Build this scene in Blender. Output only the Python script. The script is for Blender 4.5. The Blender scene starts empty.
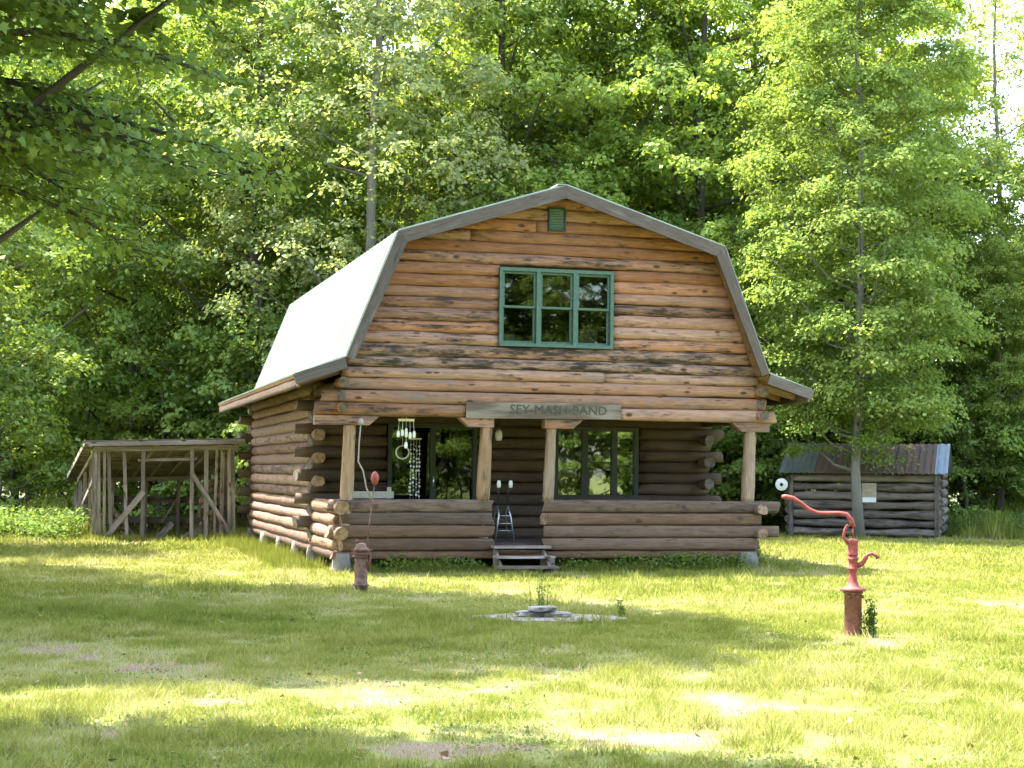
import bpy, math, random
import numpy as np
from mathutils import Vector, Matrix
rnd = random.Random(11)
scene = bpy.context.scene
COL = scene.collection
R = math.radians
YAW = R(15.4)

# ------------------------------------------------------------------ materials
def new_mat(name):
    m = bpy.data.materials.new(name); m.use_nodes = True
    nt = m.node_tree
    for n in list(nt.nodes): nt.nodes.remove(n)
    out = nt.nodes.new('ShaderNodeOutputMaterial')
    return m, nt, out
def N(nt, typ, **kw):
    n = nt.nodes.new(typ)
    for k, v in kw.items():
        if k == 'inp':
            for a, b in v.items(): n.inputs[a].default_value = b
        else: setattr(n, k, v)
    return n
def c4(c): return (c[0], c[1], c[2], 1)
def mixc(nt, fac, a, b, mode='MIX'):
    n = nt.nodes.new('ShaderNodeMix'); n.data_type = 'RGBA'; n.blend_type = mode
    for sock, v in ((0, fac), (6, a), (7, b)):
        if hasattr(v, 'links') or hasattr(v, 'is_output'): nt.links.new(v, n.inputs[sock])
        elif isinstance(v, (int, float)): n.inputs[sock].default_value = v
        else: n.inputs[sock].default_value = c4(v)
    return n.outputs[2]
def ramp(nt, src, p0, p1, c0=(0,0,0), c1=(1,1,1)):
    n = nt.nodes.new('ShaderNodeValToRGB')
    n.color_ramp.elements[0].position = p0; n.color_ramp.elements[0].color = c4(c0)
    n.color_ramp.elements[1].position = p1; n.color_ramp.elements[1].color = c4(c1)
    nt.links.new(src, n.inputs[0]); return n.outputs[0]
def noise(nt, vec, scale, detail=4, rough=.55, mapscale=None):
    if mapscale:
        mp = N(nt, 'ShaderNodeMapping'); mp.inputs['Scale'].default_value = mapscale
        nt.links.new(vec, mp.inputs['Vector']); vec = mp.outputs[0]
    n = N(nt, 'ShaderNodeTexNoise', inp={'Scale': scale, 'Detail': detail, 'Roughness': rough})
    nt.links.new(vec, n.inputs['Vector']); return n.outputs[0]

def wood(name, light, mid, dark, stain=.5, rough=.8, bump=.5, grey=None, greyamt=0.0, knots=True):
    """wood whose grain follows the UV (u along the timber in metres, v round it)"""
    m, nt, out = new_mat(name); L = nt.links
    uv = N(nt, 'ShaderNodeUVMap', uv_map='UVMap').outputs[0]
    at = N(nt, 'ShaderNodeAttribute', attribute_name='rnd')
    sep = N(nt, 'ShaderNodeSeparateColor'); L.new(at.outputs['Color'], sep.inputs[0])
    grain = noise(nt, uv, 1, 6, .65, (3.0, 60, 1))
    broad = noise(nt, uv, 1, 5, .65, (2.4, 8, 1))
    base = mixc(nt, ramp(nt, broad, .32, .68), light, mid)
    base = mixc(nt, ramp(nt, grain, .35, .75), base, dark)
    # timber to timber variation
    v = N(nt, 'ShaderNodeMath', operation='MULTIPLY_ADD', inp={1: .5, 2: .72}); L.new(sep.outputs[0], v.inputs[0])
    hsv = N(nt, 'ShaderNodeHueSaturation'); L.new(base, hsv.inputs['Color']); L.new(v.outputs[0], hsv.inputs['Value'])
    s = N(nt, 'ShaderNodeMath', operation='MULTIPLY_ADD', inp={1: .3, 2: .78}); L.new(sep.outputs[1], s.inputs[0]); L.new(s.outputs[0], hsv.inputs['Saturation'])
    base = hsv.outputs[0]
    if grey:
        g = noise(nt, uv, 1, 5, .6, (.7, 5, 1))
        gm = ramp(nt, g, .62 - greyamt*.4, .78 - greyamt*.4)
        base = mixc(nt, gm, base, grey)
    if stain > 0:
        st = noise(nt, uv, 1, 7, .72, (1.6, 9, 1))
        a = N(nt, 'ShaderNodeMath', operation='MULTIPLY_ADD', inp={1: .16, 2: 0}); L.new(sep.outputs[2], a.inputs[0])
        b = N(nt, 'ShaderNodeMath', operation='ADD'); L.new(st, b.inputs[0]); L.new(a.outputs[0], b.inputs[1])
        sm = ramp(nt, b.outputs[0], .72 - stain*.17, .84 - stain*.14)
        base = mixc(nt, sm, base, (.035, .026, .02))
    if knots:
        mp = N(nt, 'ShaderNodeMapping'); mp.inputs['Scale'].default_value = (2.6, 7.5, 1); L.new(uv, mp.inputs['Vector'])
        vo = N(nt, 'ShaderNodeTexVoronoi', inp={'Scale': 1.0}); L.new(mp.outputs[0], vo.inputs['Vector'])
        km = ramp(nt, vo.outputs['Distance'], .10, .20, (1,1,1), (0,0,0))
        base = mixc(nt, km, base, (.07, .032, .017))
    p = N(nt, 'ShaderNodeBsdfPrincipled', inp={'Roughness': rough})
    p.inputs['Specular IOR Level'].default_value = .25
    L.new(base, p.inputs['Base Color'])
    bm = N(nt, 'ShaderNodeBump', inp={'Strength': bump, 'Distance': .012})
    ad = N(nt, 'ShaderNodeMath', operation='ADD'); L.new(grain, ad.inputs[0]); L.new(broad, ad.inputs[1])
    L.new(ad.outputs[0], bm.inputs['Height']); L.new(bm.outputs[0], p.inputs['Normal'])
    L.new(p.outputs[0], out.inputs[0])
    return m

def plain(name, col, rough=.7, metal=0, var=.25, scale=8, col2=None, bump=.15, spec=.4, lo=.4, hi=.65):
    m, nt, out = new_mat(name); L = nt.links
    tc = N(nt, 'ShaderNodeTexCoord').outputs['Object']
    n = noise(nt, tc, scale, 6, .62)
    c2 = col2 or tuple(x*(1-var) for x in col)
    base = mixc(nt, ramp(nt, n, lo, hi), col, c2)
    p = N(nt, 'ShaderNodeBsdfPrincipled', inp={'Roughness': rough, 'Metallic': metal})
    p.inputs['Specular IOR Level'].default_value = spec
    L.new(base, p.inputs['Base Color'])
    if bump:
        b = N(nt, 'ShaderNodeBump', inp={'Strength': bump, 'Distance': .01}); L.new(noise(nt, tc, scale*5, 4), b.inputs['Height']); L.new(b.outputs[0], p.inputs['Normal'])
    L.new(p.outputs[0], out.inputs[0]); return m

def leafmat(name, c_dark, c_mid, c_light, trans=.55, gloss=.02):
    m, nt, out = new_mat(name); L = nt.links
    at = N(nt, 'ShaderNodeAttribute', attribute_name='rnd')
    sep = N(nt, 'ShaderNodeSeparateColor'); L.new(at.outputs['Color'], sep.inputs[0])
    r = N(nt, 'ShaderNodeValToRGB'); e = r.color_ramp.elements
    e[0].position = 0; e[0].color = c4(c_dark); e[1].position = 1; e[1].color = c4(c_light)
    k = e.new(.5); k.color = c4(c_mid)
    L.new(sep.outputs[0], r.inputs[0])
    oi = N(nt, 'ShaderNodeObjectInfo')
    mr = N(nt, 'ShaderNodeMapRange', inp={3: .80, 4: 1.18}); L.new(oi.outputs['Random'], mr.inputs[0])
    hs = N(nt, 'ShaderNodeHueSaturation'); L.new(r.outputs[0], hs.inputs['Color']); L.new(mr.outputs[0], hs.inputs['Value'])
    d = N(nt, 'ShaderNodeBsdfDiffuse'); t = N(nt, 'ShaderNodeBsdfTranslucent')
    g = N(nt, 'ShaderNodeBsdfGlossy', inp={'Roughness': .5, 'Color': (.8, 1, .6, 1)})
    L.new(hs.outputs[0], d.inputs[0])
    tm = mixc(nt, 1.0, hs.outputs[0], (1.5, 1.42, .65), 'MULTIPLY'); L.new(tm, t.inputs[0])
    a = N(nt, 'ShaderNodeMixShader', inp={0: trans}); L.new(d.outputs[0], a.inputs[1]); L.new(t.outputs[0], a.inputs[2])
    b = N(nt, 'ShaderNodeMixShader', inp={0: gloss}); L.new(a.outputs[0], b.inputs[1]); L.new(g.outputs[0], b.inputs[2])
    L.new(b.outputs[0], out.inputs[0]); return m

def glassmat(name, tint=(.02,.03,.025), refl=.35):
    m, nt, out = new_mat(name); L = nt.links
    t = N(nt, 'ShaderNodeBsdfTransparent', inp={0: (.55, .6, .56, 1)})
    g = N(nt, 'ShaderNodeBsdfGlossy', inp={'Roughness': .015, 'Color': (.9, .95, .9, 1)})
    tc = N(nt, 'ShaderNodeTexCoord').outputs['Object']
    b = N(nt, 'ShaderNodeBump', inp={'Strength': .02, 'Distance': .02}); L.new(noise(nt, tc, 2.5, 2), b.inputs['Height']); L.new(b.outputs[0], g.inputs['Normal'])
    x = N(nt, 'ShaderNodeMixShader', inp={0: refl}); L.new(t.outputs[0], x.inputs[1]); L.new(g.outputs[0], x.inputs[2])
    L.new(x.outputs[0], out.inputs[0]); return m

M = {}
M['siding'] = wood('siding_wood', (.46,.225,.115), (.33,.138,.068), (.15,.07,.043), .78, grey=(.26,.165,.11), greyamt=0, bump=.9)
M['siding_worn'] = wood('siding_worn_wood', (.43,.21,.108), (.29,.138,.073), (.15,.076,.046), .85, grey=(.17,.135,.11), greyamt=.25)
M['sunlog'] = wood('peeled_log_wood', (.27,.155,.095), (.19,.10,.058), (.10,.054,.034), .72, bump=.9)
M['rail'] = wood('hewn_rail_wood', (.18,.102,.058), (.12,.066,.038), (.062,.036,.022), .45, grey=(.16,.115,.08), greyamt=0)
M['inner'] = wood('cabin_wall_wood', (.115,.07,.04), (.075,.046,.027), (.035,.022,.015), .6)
M['post'] = wood('post_wood', (.34,.22,.125), (.24,.145,.08), (.13,.08,.046), .3, grey=(.27,.225,.175), greyamt=.15)
M['endgrain'] = plain('end_grain', (.27,.17,.10), .85, col2=(.11,.065,.04), scale=14, bump=.4)
M['greyend'] = plain('grey_end_grain', (.13,.10,.075), .9, col2=(.06,.045,.035), scale=14, bump=.4)
M['fascia'] = wood('weathered_fascia', (.15,.118,.098), (.105,.078,.062), (.06,.044,.036), .25, grey=(.19,.16,.14), greyamt=.15, knots=False, bump=.35)
M['soffit'] = wood('soffit_wood', (.36,.20,.10), (.25,.125,.06), (.14,.07,.036), .35)
M['greyboard'] = wood('sign_board_wood', (.21,.155,.11), (.15,.105,.075), (.09,.062,.045), 0, grey=(.21,.17,.13), greyamt=.4, knots=False)
M['shedwood'] = wood('old_barn_wood', (.22,.17,.13), (.14,.105,.08), (.06,.045,.034), .7, grey=(.24,.20,.165), greyamt=.2, bump=.8)
M['leanwood'] = wood('bleached_stud_wood', (.27,.215,.175), (.19,.15,.122), (.11,.083,.066), .25, grey=(.38,.31,.27), greyamt=.3)
M['metal_roof'] = plain('pale_green_metal_roof', (.265,.315,.25), .5, .0, col2=(.20,.245,.185), scale=1.2, bump=.02, spec=.6)
M['green'] = plain('green_paint', (.050,.105,.072), .6, col2=(.085,.135,.10), scale=18, bump=.2)
M['vent'] = plain('vent_green', (.02,.04,.028), .6)
M['darkframe'] = plain('dark_frame_paint', (.025,.032,.026), .5)
M['glass'] = glassmat('window_glass', refl=.05)
M['glass2'] = glassmat('porch_window_glass', refl=.17)
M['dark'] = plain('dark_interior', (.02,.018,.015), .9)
M['concrete'] = plain('pier_concrete', (.17,.15,.13), .9, col2=(.12,.105,.085), scale=9, bump=.5)
M['letter'] = plain('carved_letter_paint', (.055,.060,.042), .8, bump=0)
M['red'] = plain('faded_red_paint', (.235,.036,.026), .65, col2=(.11,.035,.022), scale=22, bump=.5, lo=.50, hi=.62)
M['red_hi'] = plain('faded_pink_red_paint', (.29,.052,.040), .6, col2=(.15,.03,.022), scale=20, bump=.2)
M['rust'] = plain('rusty_iron', (.17,.062,.036), .8, col2=(.09,.038,.026), scale=12, bump=.6)
M['rust2'] = plain('old_rust_iron', (.20,.105,.07), .85, col2=(.08,.045,.033), scale=16, bump=.6)
M['white'] = plain('white_paint', (.78,.77,.72), .6, var=.1)
M['cream'] = plain('cream_paint', (.40,.35,.26), .7, var=.25, scale=20)
M['chrome'] = plain('dull_metal', (.55,.55,.54), .35, .8, var=.15, bump=0)
M['stone'] = plain('pale_stone', (.24,.215,.19), .9, col2=(.09,.085,.07), scale=9, bump=.7)
M['slab'] = plain('well_slab_concrete', (.23,.18,.155), .95, col2=(.12,.10,.08), scale=7, bump=.6)
M['rustroof'] = plain('rusty_tin', (.17,.095,.06), .75, .1, col2=(.12,.10,.085), scale=3.5, bump=.1)
M['tin'] = plain('grey_tin', (.17,.20,.19), .5, .3, var=.2, scale=3, bump=.05)
M['tinwhite'] = plain('pale_tin', (.30,.34,.38), .5, .2, var=.1, bump=.02)
M['roofing'] = plain('old_roll_roofing', (.16,.135,.11), .95, col2=(.09,.10,.05), scale=5, bump=.5)
M['cable'] = plain('pale_cable', (.30,.27,.22), .6)
M['card'] = plain('cardboard', (.42,.30,.17), .85)
M['blue'] = plain('blue_plastic', (.06,.10,.22), .5)
M['lace'] = plain('shell_strand', (.6,.62,.55), .5, var=.4, scale=30)
M['wick'] = plain('dark_wicker', (.10,.08,.06), .8)
M['bark'] = wood('tree_bark', (.13,.11,.085), (.085,.07,.054), (.04,.033,.026), .2, knots=False, bump=1.0)
M['palebark'] = wood('pale_bark', (.24,.215,.18), (.17,.15,.125), (.08,.07,.055), .2, knots=False, bump=1.0)
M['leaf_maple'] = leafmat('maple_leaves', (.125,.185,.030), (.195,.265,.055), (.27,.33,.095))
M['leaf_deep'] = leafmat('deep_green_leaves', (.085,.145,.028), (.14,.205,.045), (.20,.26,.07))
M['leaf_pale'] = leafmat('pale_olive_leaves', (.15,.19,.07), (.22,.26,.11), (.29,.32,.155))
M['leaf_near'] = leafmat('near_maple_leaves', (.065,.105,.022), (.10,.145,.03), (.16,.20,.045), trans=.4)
M['leaf_larch'] = leafmat('larch_needles', (.12,.185,.04), (.185,.255,.06), (.25,.31,.09), trans=.4, gloss=.0)
M['leaf_weed'] = leafmat('weed_leaves', (.045,.085,.015), (.08,.13,.03), (.14,.18,.05))

def grassmat():
    m, nt, out = new_mat('grass_blades'); L = nt.links
    at = N(nt, 'ShaderNodeAttribute', attribute_name='rnd')
    sep = N(nt, 'ShaderNodeSeparateColor'); L.new(at.outputs['Color'], sep.inputs[0])
    r = N(nt, 'ShaderNodeValToRGB'); e = r.color_ramp.elements
    e[0].position = 0; e[0].color = (.12,.15,.022,1); e[1].position = 1; e[1].color = (.40,.30,.18,1)
    k = e.new(.45); k.color = (.235,.24,.048,1); k = e.new(.75); k.color = (.35,.325,.12,1)
    L.new(sep.outputs[0], r.inputs[0])
    d = N(nt, 'ShaderNodeBsdfDiffuse'); t = N(nt, 'ShaderNodeBsdfTranslucent')
    L.new(r.outputs[0], d.inputs[0]); L.new(r.outputs[0], t.inputs[0])
    a = N(nt, 'ShaderNodeMixShader', inp={0: .4}); L.new(d.outputs[0], a.inputs[1]); L.new(t.outputs[0], a.inputs[2])
    L.new(a.outputs[0], out.inputs[0]); return m
M['grass'] = grassmat()

def groundmat():
    m, nt, out = new_mat('lawn_ground'); L = nt.links
    at = N(nt, 'ShaderNodeAttribute', attribute_name='dry')
    tc = N(nt, 'ShaderNodeTexCoord').outputs['Object']
    n1 = noise(nt, tc, 14, 6, .7); n2 = noise(nt, tc, 1.3, 4)
    g = mixc(nt, ramp(nt, n1, .35, .65), (.095,.12,.028), (.17,.175,.065))
    g = mixc(nt, ramp(nt, n2, .35, .7), g, (.14,.155,.04))
    n3 = noise(nt, tc, 75, 4, .7)
    soil = mixc(nt, ramp(nt, n3, .42, .62), (.12,.085,.055), (.23,.17,.115))
    sep = N(nt, 'ShaderNodeSeparateColor'); L.new(at.outputs['Color'], sep.inputs[0])
    a = N(nt, 'ShaderNodeMath', operation='MULTIPLY_ADD', inp={1: .45, 2: 0}); L.new(n1, a.inputs[0])
    b = N(nt, 'ShaderNodeMath', operation='ADD'); L.new(sep.outputs[0], b.inputs[0]); L.new(a.outputs[0], b.inputs[1])
    b2 = N(nt, 'ShaderNodeMath', operation='MULTIPLY_ADD', inp={1: .6}); L.new(n3, b2.inputs[0]); L.new(b.outputs[0], b2.inputs[2])
    dm = ramp(nt, b2.outputs[0], .92, 1.08)
    base = mixc(nt, dm, g, soil)
    litter = mixc(nt, ramp(nt, n1, .4, .6), (.07,.05,.03), (.05,.075,.02))
    base = mixc(nt, sep.outputs[1], base, litter)
    p = N(nt, 'ShaderNodeBsdfPrincipled', inp={'Roughness': .95}); p.inputs['Specular IOR Level'].default_value = .1
    L.new(base, p.inputs['Base Color'])
    bm = N(nt, 'ShaderNodeBump', inp={'Strength': .6, 'Distance': .03}); L.new(n1, bm.inputs['Height']); L.new(bm.outputs[0], p.inputs['Normal'])
    L.new(p.outputs[0], out.inputs[0]); return m
M['ground'] = groundmat()

# ------------------------------------------------------------------ mesh builder
class MB:
    def __init__(s): s.v=[]; s.f=[]; s.uv=[]; s.c=[]; s.mi=[]; s.sm=[]
    def face(s, idx, uvs, col, mi=0, smooth=False):
        s.f.append(tuple(idx)); s.uv.extend(uvs); s.c.extend([col]*len(idx)); s.mi.append(mi); s.sm.append(smooth)
    def rc(s): return (rnd.random(), rnd.random(), rnd.random(), 1)
    def box(s, x0, x1, y0, y1, z0, z1, axis=0, mi=0, col=None, fn=None, div=1):
        """box with the grain along one axis"""
        col = col or s.rc(); o = rnd.random()*40; n0 = len(s.v)
        P = [(x,y,z) for x in (x0,x1) for y in (y0,y1) for z in (z0,z1)]
        s.v += [tuple(fn(p)) if fn else p for p in P]
        F = [(0,1,3,2),(4,6,7,5),(0,4,5,1),(2,3,7,6),(0,2,6,4),(1,5,7,3)]
        fa = [0,0,1,1,2,2]
        for q, a in zip(F, fa):
            uvs = []
            for i in q:
                p = P[i]; u = p[axis]; w = [p[k] for k in range(3) if k != axis and k != a]
                if a == axis: ww = [p[k] for k in range(3) if k != a]; uvs.append((o+ww[0], o+ww[1]))
                else: uvs.append((u+o, (w[0] if w else 0)+o))
            s.face([n0+i for i in q], uvs, col, mi)
        return s
    def bar(s, p0, p1, w, t, up=(0,0,1), mi=0, col=None):
        """board between two points: w across, t thick"""
        p0, p1 = Vector(p0), Vector(p1); ax = (p1-p0); Ln = ax.length; ax.normalize()
        u = Vector(up); sd = ax.cross(u)
        if sd.length < 1e-4: sd = ax.cross(Vector((1,0,0)))
        sd.normalize(); u = sd.cross(ax)
        def fn(p): return p0 + ax*p[0] + sd*p[1] + u*p[2]
        return s.box(0, Ln, -t/2, t/2, -w/2, w/2, 0, mi, col, fn)
    def log(s, p0, p1, ry, rz=None, seg=10, k=12, ex=1.0, wob=.06, up=(0,0,1), mi=0, cap=1, clamp=None, col=None, bend=0, r1=None):
        rz = rz or ry; col = col or s.rc(); o = rnd.random()*60
        p0, p1 = Vector(p0), Vector(p1); ax = p1-p0; Ln = ax.length; ax.normalize()
        u = Vector(up); sd = ax.cross(u)
        if sd.length < 1e-4: sd = ax.cross(Vector((1,0,0)))
        sd.normalize(); u = sd.cross(ax)
        n0 = len(s.v); ph = rnd.random()*6.3; ph2 = rnd.random()*6.3
        kw = [rnd.uniform(-1,1)*wob*.6 for _ in range(k)]
        for i in range(seg+1):
            t = i/seg; q = p0 + ax*(Ln*t) + u*(bend*math.sin(math.pi*t))
            sc = (.93 if i in (0, seg) else 1) + wob*(.6*math.sin(t*Ln*1.7+ph)+.5*math.sin(t*Ln*4.1+ph2)) + rnd.uniform(-.3,.3)*wob
            if r1: sc *= 1 + (r1/ry-1)*t
            for j in range(k):
                th = 2*math.pi*(j+.5)/k; cx, cz = math.cos(th), math.sin(th)
                cx = math.copysign(abs(cx)**ex, cx); cz = math.copysign(abs(cz)**ex, cz)
                rr = sc*(1+kw[j]+rnd.uniform(-.25,.25)*wob)
                p = q + sd*(cx*ry*rr) + u*(cz*rz*rr)
                if i in (0, seg) and cap == 1: p = p + ax*(rnd.uniform(-.012, .012)+cx*.03*math.sin(ph)+cz*.03*math.cos(ph))
                if clamp: p = Vector(clamp(p))
                s.v.append(tuple(p))
        rad = (ry+rz)/2
        for i in range(seg):
            for j in range(k):
                a = n0+i*k+j; b = n0+i*k+(j+1)%k; c = b+k; d = a+k
                u0 = Ln*i/seg+o; u1 = Ln*(i+1)/seg+o; v0 = j/k*6.28*rad+o; v1 = (j+1)/k*6.28*rad+o
                s.face((a,d,c,b), ((u0,v0),(u1,v0),(u1,v1),(u0,v1)), col, mi, True)
        for base, rev in ((n0, False), (n0+seg*k, True)):
            idx = [base+j for j in range(k)]
            uv = [(o+math.cos(6.28*j/k)*rad, o+math.sin(6.28*j/k)*rad) for j in range(k)]
            if rev: idx.reverse(); uv.reverse()
            s.face(idx, uv, col, cap)
        return s
    def tube(s, pts, rad, k=8, mi=0, cap=0):
        pts = [Vector(p) for p in pts]; n = len(pts)
        rad = rad if isinstance(rad, (list, tuple)) else [rad]*n
        n0 = len(s.v); col = s.rc(); o = rnd.random()*30; prev = None; ac = 0; A = []
        for i, p in enumerate(pts):
            t = (pts[min(i+1,n-1)]-pts[max(i-1,0)]).normalized()
            if prev is None:
                x = t.cross(Vector((0,0,1)))
                if x.length < .05: x = t.cross(Vector((1,0,0)))
            else: x = prev - t*prev.dot(t)
            x.normalize(); prev = x; y = t.cross(x)
            if i: ac += (p-pts[i-1]).length
            A.append(ac)
            for j in range(k):
                th = 2*math.pi*j/k; s.v.append(tuple(p + x*math.cos(th)*rad[i] + y*math.sin(th)*rad[i]))
        for i in range(n-1):
            for j in range(k):
                a = n0+i*k+j; b = n0+i*k+(j+1)%k
                v0 = j/k*6.28*rad[0]+o; v1 = (j+1)/k*6.28*rad[0]+o
                s.face((a,b,b+k,a+k), ((A[i],v0),(A[i],v1),(A[i+1],v1),(A[i+1],v0)), col, mi, True)
        for base, rev in ((n0, True), (n0+(n-1)*k, False)):
            idx = [base+j for j in range(k)]
            if rev: idx.reverse()
            s.face(idx, [(o,o)]*k, col, cap)
        return s
    def lathe(s, prof, c=(0,0,0), k=20, mi=0):
        """prof: list of (r,z)"""
        return s.tube([(c[0], c[1], c[2]+z+1e-5*i) for i, (r, z) in enumerate(prof)], [max(r,.0005) for r, z in prof], k, mi, mi)
    def build(s, name, mats, parent=None):
        me = bpy.data.meshes.new(name); me.from_pydata(s.v, [], s.f)
        uvl = me.uv_layers.new(name='UVMap'); uvl.data.foreach_set('uv', [c for p in s.uv for c in p])
        ca = me.color_attributes.new('rnd', 'FLOAT_COLOR', 'CORNER'); ca.data.foreach_set('color', [c for p in s.c for c in p])
        me.polygons.foreach_set('material_index', s.mi); me.polygons.foreach_set('use_smooth', s.sm)
        for m in (mats if isinstance(mats, (list, tuple)) else [mats]): me.materials.append(m)
        o = bpy.data.objects.new(name, me); COL.objects.link(o)
        if parent: o.parent = parent
        return o
def np_mesh(name, verts, loops_per, nfaces, mat, rcol=None, smooth=False):
    """fast mesh of equal-sided faces; verts already in face order; rcol (nfaces,) 0..1"""
    me = bpy.data.meshes.new(name)
    nv = len(verts); me.vertices.add(nv); me.vertices.foreach_set('co', np.ascontiguousarray(verts, dtype=np.float32).ravel())
    me.loops.add(nv); me.loops.foreach_set('vertex_index', np.arange(nv, dtype=np.int32))
    me.polygons.add(nfaces); me.polygons.foreach_set('loop_start', np.arange(nfaces, dtype=np.int32)*loops_per)
    me.polygons.foreach_set('loop_total', np.full(nfaces, loops_per, dtype=np.int32))
    me.update(calc_edges=True)
    if rcol is not None:
        ca = me.color_attributes.new('rnd', 'FLOAT_COLOR', 'CORNER')
        arr = np.ones((nfaces*loops_per, 4), dtype=np.float32); arr[:, 0] = np.repeat(rcol, loops_per)
        ca.data.foreach_set('color', arr.ravel())
    me.materials.append(mat)
    return me
def link(name, me, parent=None):
    o = bpy.data.objects.new(name, me); COL.objects.link(o)
    if parent: o.parent = parent
    return o
def tag(o, label=None, cat=None, group=None, kind=None):
    if label: o['label'] = label
    if cat: o['category'] = cat
    if group: o['group'] = group
    if kind: o['kind'] = kind
    return o
def empty(name, loc, rz=0, label=None, cat=None, group=None):
    o = bpy.data.objects.new(name, None); COL.objects.link(o); o.empty_display_size = .3
    o.location = loc; o.rotation_euler = (0, 0, rz); return tag(o, label, cat, group)
def copy_tree(root):
    c = root.copy(); COL.objects.link(c)
    for ch in list(root.children):
        d = ch.copy(); COL.objects.link(d); d.parent = c
    return c
L0 = Vector((-2.72, 26.3, 0)); EX = Vector((math.cos(YAW), math.sin(YAW), 0)); DY = Vector((-math.sin(YAW), math.cos(YAW), 0))
def cab(a, b, h): return L0 + EX*a + DY*b + Vector((0, 0, h))

# ------------------------------------------------------------------ value noise for patches
def vnoise(x, y, sc, seed):
    g = np.random.RandomState(seed).rand(256, 256)
    X = np.asarray(x)/sc + 1000; Y = np.asarray(y)/sc + 1000
    xi = np.floor(X).astype(int); yi = np.floor(Y).astype(int); fx = X-xi; fy = Y-yi
    fx = fx*fx*(3-2*fx); fy = fy*fy*(3-2*fy)
    G = lambda i, j: g[i % 256, j % 256]
    return (G(xi,yi)*(1-fx)+G(xi+1,yi)*fx)*(1-fy)+(G(xi,yi+1)*(1-fx)+G(xi+1,yi+1)*fx)*fy
def dryness(x, y):
    n = .34*vnoise(x, y, 1.6, 1)+.36*vnoise(x, y, .5, 2)+.30*vnoise(x, y, .17, 3)
    near = np.clip((16-y)/6, 0, 1)
    lf = np.exp(-((x+3.8)/1.6)**2-((y-13)/2.2)**2)*.16           # worn area lower left
    mid = np.exp(-((y-11.7)/.8)**2)*.10
    c = np.exp(-((x+1.5)/2.2)**2-((y-23)/1.0)**2)*.10            # worn strip in front of the porch
    rt = np.exp(-((x-3.5)/2.0)**2-((y-11.8)/1.8)**2)*.08
    pump = np.exp(-((x-3.5)/.5)**2-((y-16.6)/.5)**2)*.07
    return np.clip((n-.52)*1.9+near*.07+lf+mid+c+rt+pump, 0, 1)

# ------------------------------------------------------------------ ground
xs = np.concatenate([[-900,-300,-120,-60], np.arange(-30, 30.01, .3), [60,120,300,900]])
ys = np.concatenate([[-600,-200,-60,-20], np.arange(-5, 60.01, .3), [80,120,300,900]])
GX, GY = np.meshgrid(xs, ys, indexing='ij')
me = bpy.data.meshes.new('ground')
nx, ny = len(xs), len(ys)
V = np.stack([GX.ravel(), GY.ravel(), np.zeros(nx*ny)], 1)
ii, jj = np.meshgrid(np.arange(nx-1), np.arange(ny-1), indexing='ij'); q0 = (ii*ny+jj).ravel()
F = np.stack([q0, q0+ny, q0+ny+1, q0+1], 1)
me.from_pydata(V.tolist(), [], F.tolist())
ca = me.color_attributes.new('dry', 'FLOAT_COLOR', 'POINT')
arr = np.ones((nx*ny, 4), dtype=np.float32); arr[:, 0] = dryness(V[:, 0], V[:, 1])
arr[:, 1] = np.clip((V[:, 1]-46-vnoise(V[:, 0], V[:, 1], 4, 9)*2)/2, 0, 1)
ca.data.foreach_set('color', arr.ravel()); me.materials.append(M['ground'])
tag(link('ground', me), kind='structure')

# ------------------------------------------------------------------ grass
rs = np.random.RandomState(5)
def blades(n, x0, x1, y0, y1, h, w, wedge=True, filt=None, lean=1.3, dens=True):
    x = rs.uniform(x0, x1, n); y = rs.uniform(y0, y1, n)
    keep = np.ones(n, bool)
    if wedge: keep &= np.abs(x) < .345*y+2.2
    dr = dryness(x, y)
    if dens: keep &= rs.rand(n) > np.clip(dr*1.9, 0, .86)
    # nothing growing inside the cabin, shed floor or slab
    px = x-L0.x; py = y-L0.y; a = px*EX.x+py*EX.y; b = px*DY.x+py*DY.y
    keep &= ~((a > .1) & (a < 7.1) & (b > .5) & (b < 11.8))
    keep &= ~(((x-.42)/.90)**2+((y-18.25)/.52)**2 < 1-.95*rs.rand(n)**1.3)
    if filt is not None: keep &= filt(x, y)
    x, y, dr = x[keep], y[keep], dr[keep]; n = len(x)
    big = vnoise(x, y, .8, 21); cl = vnoise(x, y, .25, 22)
    hh = h*(.4+.7*rs.rand(n))*(.35+.7*big*cl+.5*cl)*(1-.5*dr)
    tuft = vnoise(x, y, .11, 61)*vnoise(x, y, .9, 62); hh = hh*(1+1.5*np.clip(tuft*3.2-1.1, 0, 1))
    th = rs.rand(n)*6.283; dx, dy = np.cos(th)*w/2, np.sin(th)*w/2
    la = rs.rand(n)*6.283; ll = hh*lean*rs.rand(n)
    z = np.zeros(n)
    p0 = np.stack([x-dx, y-dy, z], 1); p1 = np.stack([x+dx, y+dy, z], 1)
    p2 = np.stack([x+np.cos(la)*ll, y+np.sin(la)*ll, hh], 1)
    c = np.clip(rs.rand(n)*.45+dr*1.1+vnoise(x, y, 2.2, 31)*.35+vnoise(x, y, .3, 32)*.3-.22+(rs.rand(n) > .93)*.4, 0, 1)
    return np.stack([p0, p1, p2], 1).reshape(-1, 3), c
parts = [blades(330000, -6.5, 6.5, 7.5, 13.5, .075, .007),
         blades(330000, -9, 9, 13.5, 20, .07, .010),
         blades(260000, -12, 12, 20, 30, .075, .016),
         blades(260000, -19, 19, 30, 48, .09, .03)]
V = np.concatenate([p[0] for p in parts]); C = np.concatenate([p[1] for p in parts])
tag(link('grass', np_mesh('grass', V, 3, len(C), M['grass'], C)), 'mown yellow green lawn grass with dry straw coloured patches', 'grass', kind='stuff')
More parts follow.
